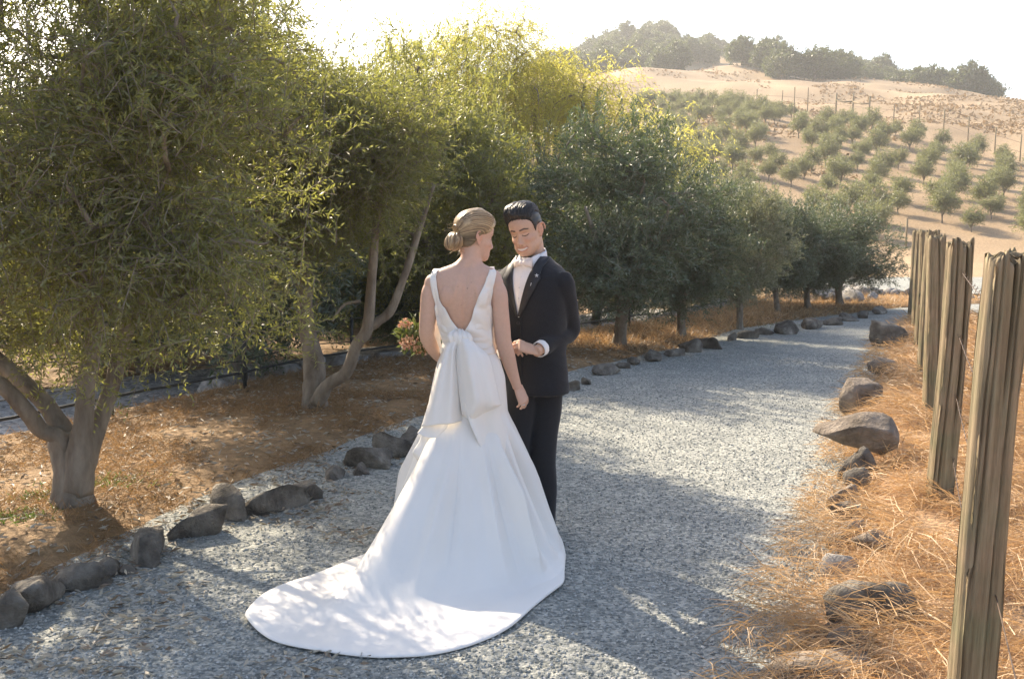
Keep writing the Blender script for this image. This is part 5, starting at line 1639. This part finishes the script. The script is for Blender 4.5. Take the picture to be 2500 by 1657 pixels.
V, F = leaf_arrays(p, d, rs_b.uniform(.025, .05, nn), rs_b.uniform(.012, .022, nn), rs_b, .2)
link('foliage', np_mesh('foliage', V, F, True, attr=np.repeat(rs_b.beta(2, 2, nn), 4)), M['bq_leaf'], bouquet)
mb = MB()
for k in range(9):
    e = rs_b.normal(size=3) * np.array([.05, .03, .03])
    mb.tube([e, e * .4 + np.array([.05, -.01, -.05]), np.array([.115 + .01 * rs_b.normal(), -.04, -.13])], .0035, 5)
mb.build('stems', M['bq_leaf'], bouquet)
# ------------------------------------------------------------------ groom (facing the bride, smiling down)
GYD = 5.30
gx0 = (1300 - 1250) * GYD / FPX
groom = empty('person', (gx0, GYD, .006))
tag(groom, 'man in black tuxedo with white shirt and pale bow tie, smiling down at the bride', 'person')
go = np.array(groom.location)
pg = lambda px, py, Y=GYD: np.array(P(px, py, Y))
GA = math.radians(-33)
GT = np.array([(.74,.205,.135,.0),(.80,.203,.133,.0),(.90,.195,.128,0),(1.0,.186,.124,0),(1.08,.182,.124,0),(1.18,.192,.128,0),(1.28,.203,.128,0),(1.35,.210,.120,.0),(1.395,.205,.108,.0),
               (1.425,.185,.098,.006),(1.452,.145,.088,.012),(1.478,.105,.080,.016),(1.502,.078,.072,.02)])
def gl(x, y, z):                    # torso space -> world
    return np.array([gx0 + x * math.cos(GA) - y * math.sin(GA), GYD + x * math.sin(GA) + y * math.cos(GA), z])
def gring(z, grow=0.0):
    hw, hd, yo = (np.interp(z, GT[:, 0], GT[:, k]) for k in (1, 2, 3))
    return gl(0, yo, z), hw + grow, hd + grow
def gfront(x, z, off):
    hw, hd, yo = (np.interp(z, GT[:, 0], GT[:, k]) for k in (1, 2, 3))
    hw += .004; hd += .004
    q = min(abs(x) / hw, .995)
    return gl(x, yo - hd * (1 - q**2.3)**(1 / 2.3) - off, z) - go

# body
GR = rot('Z', -27) @ rot('X', 15) @ rot('Y', -9)
gs = 1.05
gh = pg(1284, 564, 5.275)
HVg, _, _ = head_grid(True, jaw=1.12, smile=1.4)
pieces = [(toW(HVg, GR, gh, gs), head_faces(nzh, nfh))]
for s_ in (-1, 1): pieces += ear_parts(GR, gh, gs, s_)
neck = [gl(0, .03, 1.40), gl(0, .032, 1.46), gl(0, .030, 1.50), gh + gs * (GR @ C2(0, .048, -.055)), gh + gs * (GR @ C2(0, .035, .0))]
sp = spline([(*p, r) for p, r in zip(neck, [.085,.058,.051,.051,.05])], 16)
pieces.append(tube(sp[:, :3], sp[:, 3], 24))
pieces.append(loft([(c, a - .035, b - .035, GA) for c, a, b in (gring(z) for z in np.linspace(.80, 1.44, 14))], 36))
# arms (inside the sleeves) and hands
lw_ = pg(1308, 858, 5.075); le = pg(1391, 806, 5.33); lsh = gl(.190, .0, 1.38)
rw_ = pg(1236, 866, 5.10); re = pg(1214, 806, 5.22); rsh = gl(-.190, .0, 1.38)
for sh, el, wr_ in ((lsh, le, lw_), (rsh, re, rw_)):
    sp = spline([sh, (sh + el) / 2, el, (el + wr_) / 2, wr_], 26)
    pieces.append(tube(sp, np.interp(np.linspace(0, 1, 26), [0, .5, 1], [.045, .040, .029]), 16))
hd1 = pg(1274, 845, 5.03) - lw_
pieces += hand_parts(lw_ + .012 * unit(hd1), hd1, (.05, -.72, .69), .98, [(38,52,30),(44,56,34),(50,58,36),(56,60,38)], 1, .6, thumb=(.95,.25,.3))
hd2 = pg(1262, 850, 5.06) - rw_
pieces += hand_parts(rw_, hd2, (-.1, -.5, .8), .96, [(40,50,30)] * 4, -1, .6)
gbody = fuse('body', [([np.array(v) - go for v in V], F) for V, F in pieces], .0032, 3)
gv = verts_of(gbody) + go
Lg = ((gv - gh) @ GR) / gs
gb = (.57, .375, .27)
cg = face_tint(Lg, gb, True)
wf = smoothstep(.12, .17, np.linalg.norm(gv - gh, axis=1))[:, None]; cg = cg * (1 - wf) + np.array(gb) * wf
set_tint(gbody, cg)
link('body', gbody, M['skin'], groom)

# hair: short sides, swept-up top
gline = ([-.12,-.09,-.06,-.045,-.03,-.015,0,.015,.025,.034,.045,.06,.075,.09,.1], [-.058,-.056,-.050,-.032,-.004,.014,.018,.010,-.010,.010,.046,.062,.073,.078,.080])
def gth(x, yf, z):
    return .006 + .024 * smoothstep(.05, .105, z) + .010 * smoothstep(.03, .075, z) * smoothstep(.03, -.06, x) + .006 * vnoise(x * 50 + yf * 10, yf * 18) * smoothstep(.05, .09, z)
def gtint(x, yf, z, q, st):
    k = np.clip(.4 + .8 * st, 0, 1)[..., None]
    return (np.array([.008, .007, .007]) * (1 - k) + np.array([.026, .023, .021]) * k).reshape(-1, 3)
HVh, hcg = hair_cap(HVg, gline, gth, 8, gtint, .022)
ghair = link('hair', np_mesh('hair', toW(HVh, GR, gh, gs) - go, head_faces(nzh, nfh), True, colors=hcg), M['hair'], groom)
capg = BVHTree.FromPolygons([tuple(v) for v in HVh.reshape(-1, 3)], head_faces(nzh, nfh))
mb = MB(); tcg = []
rs_q = np.random.RandomState(4)
for k in range(190):
    x0 = rs_q.uniform(-.062, .066); f = rs_q.rand()
    st_ = np.array([x0, -.085 + .08 * f + .3 * abs(x0), .075 + .02 * f - .2 * abs(x0)])
    en_ = np.array([x0 * 1.0 + .02, .02 + .07 * f, .10 - .04 * f]); md = (st_ + en_) / 2 + np.array([.008, 0, .03])
    out = []
    for j, p in enumerate(spline([st_, md, en_], 7)):
        c = Vector((0, .004, .015)); dv = (Vector(p) - c).normalized()
        h = capg.ray_cast(c + dv * .35, -dv)
        q = (h[0] if h[0] is not None else Vector(p)) + dv * (.0015 + .003 * rs_q.rand() * (j > 1))
        out.append(gh + gs * (GR @ np.array(q)) - go)
    n0 = len(mb.V); mb.tube(spline(out, 10), np.interp(np.linspace(0, 1, 10), [0, .2, .8, 1], [.001, .0026, .0022, .0008]), 5)
    tcg += [np.array([.010, .009, .009]) + rs_q.rand() * .022] * (len(mb.V) - n0)
link('hair_strands', np_mesh('hair_strands', np.array(mb.V), mb.F, True, colors=np.array(tcg)), M['hair'], ghair)

# jacket: torso and sleeves as one cloth body
pc = [loft([(c, a, b, GA) for c, a, b in (gring(z, .004) for z in np.concatenate([np.linspace(.775, 1.38, 26), np.linspace(1.39, 1.50, 12)]))], 64, 2.3)]
pc.append(ball(gl(.172, .0, 1.372), (.060, .060, .048))); pc.append(ball(gl(-.172, .0, 1.372), (.060, .060, .048)))
le_s = (le + (lw_ - le) * .82); re_s = re + (rw_ - re) * .8
for sh, el, wr_, sgn in ((lsh, le, le_s, 1), (rsh, re, re_s, -1)):
    sp = spline([gl(sgn * .17, 0, 1.39), sh + np.array([0, 0, -.02]), sh * .55 + el * .45, el, el * .5 + wr_ * .5, wr_], 40)
    rr_ = np.interp(np.linspace(0, 1, 40), [0, .15, .4, .62, .8, 1], [.052, .060, .059, .054, .050, .046])
    wrk = 1 + .035 * np.sin(np.linspace(0, 34, 40)) * np.interp(np.linspace(0, 1, 40), [0, .45, .6, .8, 1], [.2, .5, 1.4, .6, .3])
    pc.append(tube(sp, rr_ * wrk, 26))
jm = fuse('jacket', [([np.array(v) - go for v in V], F) for V, F in pc], .0075, 3)
jv = verts_of(jm)
nn_ = np.empty(len(jm.vertices) * 3, np.float32); jm.vertices.foreach_get('normal', nn_); nn_ = nn_.reshape(-1, 3)
jv2 = jv + nn_ * (.006 * fbm(jv[:, 0] * 9 + jv[:, 2] * 5, jv[:, 2] * 14 + jv[:, 1] * 6, 3))[:, None]
jm.vertices.foreach_set('co', jv2.astype(np.float32).ravel()); jm.update()
jacket = link('jacket', jm, M['suit'], groom)

# shirt front in the V of the jacket, lapels along it
ZT, ZB = 1.495, 1.185
vw = lambda z: .074 * np.clip((z - ZB) / (ZT - ZB), 0, 1)**.95
zz_ = np.linspace(ZB, ZT, 26)
V = []
for z in zz_:
    for t in np.linspace(-1, 1, 21): V.append(gfront(t * (vw(z) + .004), z, .004 + .003 * (abs(t) < .08)))
F = [(i*21 + k, i*21 + k + 1, (i+1)*21 + k + 1, (i+1)*21 + k) for i in range(25) for k in range(20)]
shirt = link('shirt', np_mesh('shirt', np.array(V), F, True), M['shirt'], groom)
for z in (1.395, 1.34, 1.285):
    V_, F_ = ball(gfront(0.002, z, .009), (.0042, .0042, .0042), None, 10, 8); MB().add(V_, F_).build('stud', M['metal_pin'], shirt)
# collar: a band round the neck and two folded points
nc = [gl(0, .010, 1.475), gl(0, .006, 1.50), gl(0, .0, 1.535)]
V = []; nk = 48
for i, (z, r, up_) in enumerate(((1.450, .074, 0), (1.470, .0690, 0), (1.49, .066, 0), (1.515, .0645, 0), (1.526, .0665, 0), (1.512, .0700, 0), (1.485, .0745, 0))):
    for k in range(nk):
        t = 2 * PI * k / nk
        fd = max(0, -math.sin(t))
        bk = max(0, math.sin(t))
        V.append(gl(r * math.cos(t), .010 + r * .98 * math.sin(t) - .012 * fd, z - .042 * fd**1.5 * (i > 1) + .020 * bk) - go)
F = [(i*nk + k, i*nk + (k+1) % nk, (i+1)*nk + (k+1) % nk, (i+1)*nk + k) for i in range(6) for k in range(nk)]
cl_ = link('collar', np_mesh('collar', np.array(V), F, True), M['shirt'], shirt)
sheetpt = lambda pts: [np.array(gl(*p)) - go for p in pts]
for s_ in (-1, 1):
    sheet('collar_point', [sheetpt([(s_*.020,-.070,1.480), (s_*.036,-.064,1.497), (s_*.062,-.028,1.516)]), sheetpt([(s_*.016,-.086,1.472), (s_*.041,-.074,1.480), (s_*.068,-.032,1.494)]),
                           sheetpt([(s_*.026,-.096,1.456), (s_*.050,-.081,1.462), (s_*.075,-.038,1.470)])], M['shirt'], shirt, 10, 8, .003)
# bow tie
tie = MB()
for s_ in (-1, 1):
    nu_, nv_ = 9, 9; Vt = []
    for i in range(nu_):
        t = i / (nu_ - 1)
        for j in range(nv_):
            q = 2 * PI * j / nv_
            hh = (.009 + .017 * t**.8); dp = .008 + .006 * math.sin(t * PI)
            Vt.append(gl(s_ * (.006 + .050 * t), -.108 + .016 * t**2 + dp * math.cos(q) * (.6 + .4 * (1 - t)), 1.466 + hh * math.sin(q) * (1 + .1 * math.sin(t * 7))) - go)
    Ft = [(i*nv_ + j, i*nv_ + (j+1) % nv_, (i+1)*nv_ + (j+1) % nv_, (i+1)*nv_ + j) for i in range(nu_-1) for j in range(nv_)] + [tuple(range(nv_))[::-1], tuple((nu_-1)*nv_ + j for j in range(nv_))]
    tie.add(Vt, Ft)
V_, F_ = ball(gl(0, -.114, 1.466) - go, (.011, .011, .012), rot('Z', -33)); tie.add(V_, F_)
tie.build('bow_tie', M['bow_tie'], groom)
# lapels
for s_ in (-1, 1):
    rows = []
    for t in np.linspace(0, 1, 14):
        z = ZB + .005 + (ZT - ZB) * t
        wdt = np.interp(t, [0, .15, .62, .66, .8, 1], [.012, .030, .072, .060, .050, .034])
        r_ = []
        for q in np.linspace(0, 1, 6):
            r_.append(gfront(s_ * (vw(z) - .003 + wdt * q), z + .018 * q * (t > .5) * (1 - t) , .012 - .003 * q + .004 * math.sin(q * PI)))
        rows.append(r_)
    sheet('lapel', rows, M['lapel'], jacket, 14, 40, .004)
# star pin and a small bar pin on the lapel
def lap(x, z): return gfront(x, z, .020)
mb = MB()
c_ = lap(.098, 1.405)
for k in range(5):
    a = 2 * PI * k / 5 + .3
    mb.tube([c_, c_ + np.array([math.cos(a) * .010, -.001, math.sin(a) * .010])], [.0032, .0012], 6)
V_, F_ = ball(c_ + np.array([0, -.003, 0]), (.0036,) * 3, None, 8, 6); mb.add(V_, F_)
mb.build('star_pin', M['metal_pin'], jacket)
c_ = lap(.075, 1.36); MB().tube([c_ + np.array([-.002, 0, -.008]), c_ + np.array([.002, 0, .008])], .0016, 6).build('bar_pin', M['metal_pin'], jacket)
# front edge of the jacket below the V and a button
pts = [gfront(.012 + .01 * t, ZB - .0 - (ZB - .80) * t, .006) for t in np.linspace(0, 1, 14)]
MB().tube(pts, .0035, 6).build('front_edge', M['suit'], jacket)
V_, F_ = ball(gfront(.0, 1.155, .010), (.009, .006, .009), rot('Z', -33), 12, 8); MB().add(V_, F_).build('button', M['lapel'], jacket)
# white cuffs
for el, wr_, sv in ((le, lw_, le_s), (re, rw_, re_s)):
    ax = unit(wr_ - el)
    p0 = sv - ax * .012; V = []
    T_, A_, B_ = frames([p0, p0 + ax * .02, p0 + ax * .04])
    for (q, r) in ((0, .0425), (.020, .0425), (.044, .042), (.044, .038), (.02, .0375)):
        for k in range(26):
            t = 2 * PI * k / 26; V.append(p0 + ax * q + r * (A_[0] * math.cos(t) + B_[0] * math.sin(t)) - go)
    F = [(i*26 + k, i*26 + (k+1) % 26, (i+1)*26 + (k+1) % 26, (i+1)*26 + k) for i in range(4) for k in range(26)]
    link('cuff', np_mesh('cuff', np.array(V), F, True), M['shirt'], shirt)
# trousers and shoes
pc = [loft([(gl(0, .0, z), a, b, GA) for z, a, b in ((.98, .165, .115), (.90, .172, .118), (.82, .176, .120), (.765, .150, .10))], 40)]
for pts in ([(1335,930,5.30),(1334,975,5.30),(1329,1040,5.30),(1326,1110,5.28),(1333,1190,5.30),(1332,1262,5.33),(1331,1306,5.34)], [(1272,930,5.28),(1270,975,5.26),(1264,1040,5.26),(1258,1110,5.25),(1250,1190,5.30),(1246,1262,5.34),(1246,1306,5.34)]):
    sp = spline([(*pg(a, b, Y), r) for (a, b, Y), r in zip(pts, [.085,.088,.080,.070,.060,.056,.058])], 30)
    pc.append(tube(sp[:, :3], sp[:, 3] * (1 + .018 * np.sin(np.linspace(0, 30, 30))), 26))
tm = fuse('trousers', [([np.array(v) - go for v in V], F) for V, F in pc], .010, 2)
link('trousers', tm, M['suit'], groom)
for px_ in (1331, 1246):
    b = pg(px_, 1306, 5.34); b[2] = 0
    mb = MB()
    V_, F_ = ball(b + np.array([-.045, -.07, .045]) - go, (.046, .135, .042), rot('Z', -25)); mb.add([(x, y, max(z, -.004)) for x, y, z in V_], F_)
    mb.build('shoe', M['shoe'], groom)
# ------------------------------------------------------------------ air

HD = 0.0008
if HD:
    m = bpy.data.materials.new('air'); m.use_nodes = True
    nt = m.node_tree; nt.nodes.remove(nt.nodes['Principled BSDF'])
    pv = nt.nodes.new('ShaderNodeVolumePrincipled')
    pv.inputs['Color'].default_value = (.95, .95, .93, 1); pv.inputs['Density'].default_value = HD; pv.inputs['Anisotropy'].default_value = .25
    nt.links.new(pv.outputs[0], nt.nodes['Material Output'].inputs['Volume'])
    tag(MB().box((-1600, -1600, -8), (1600, 1600, 86)).build('haze', m, smooth=False), kind='stuff')
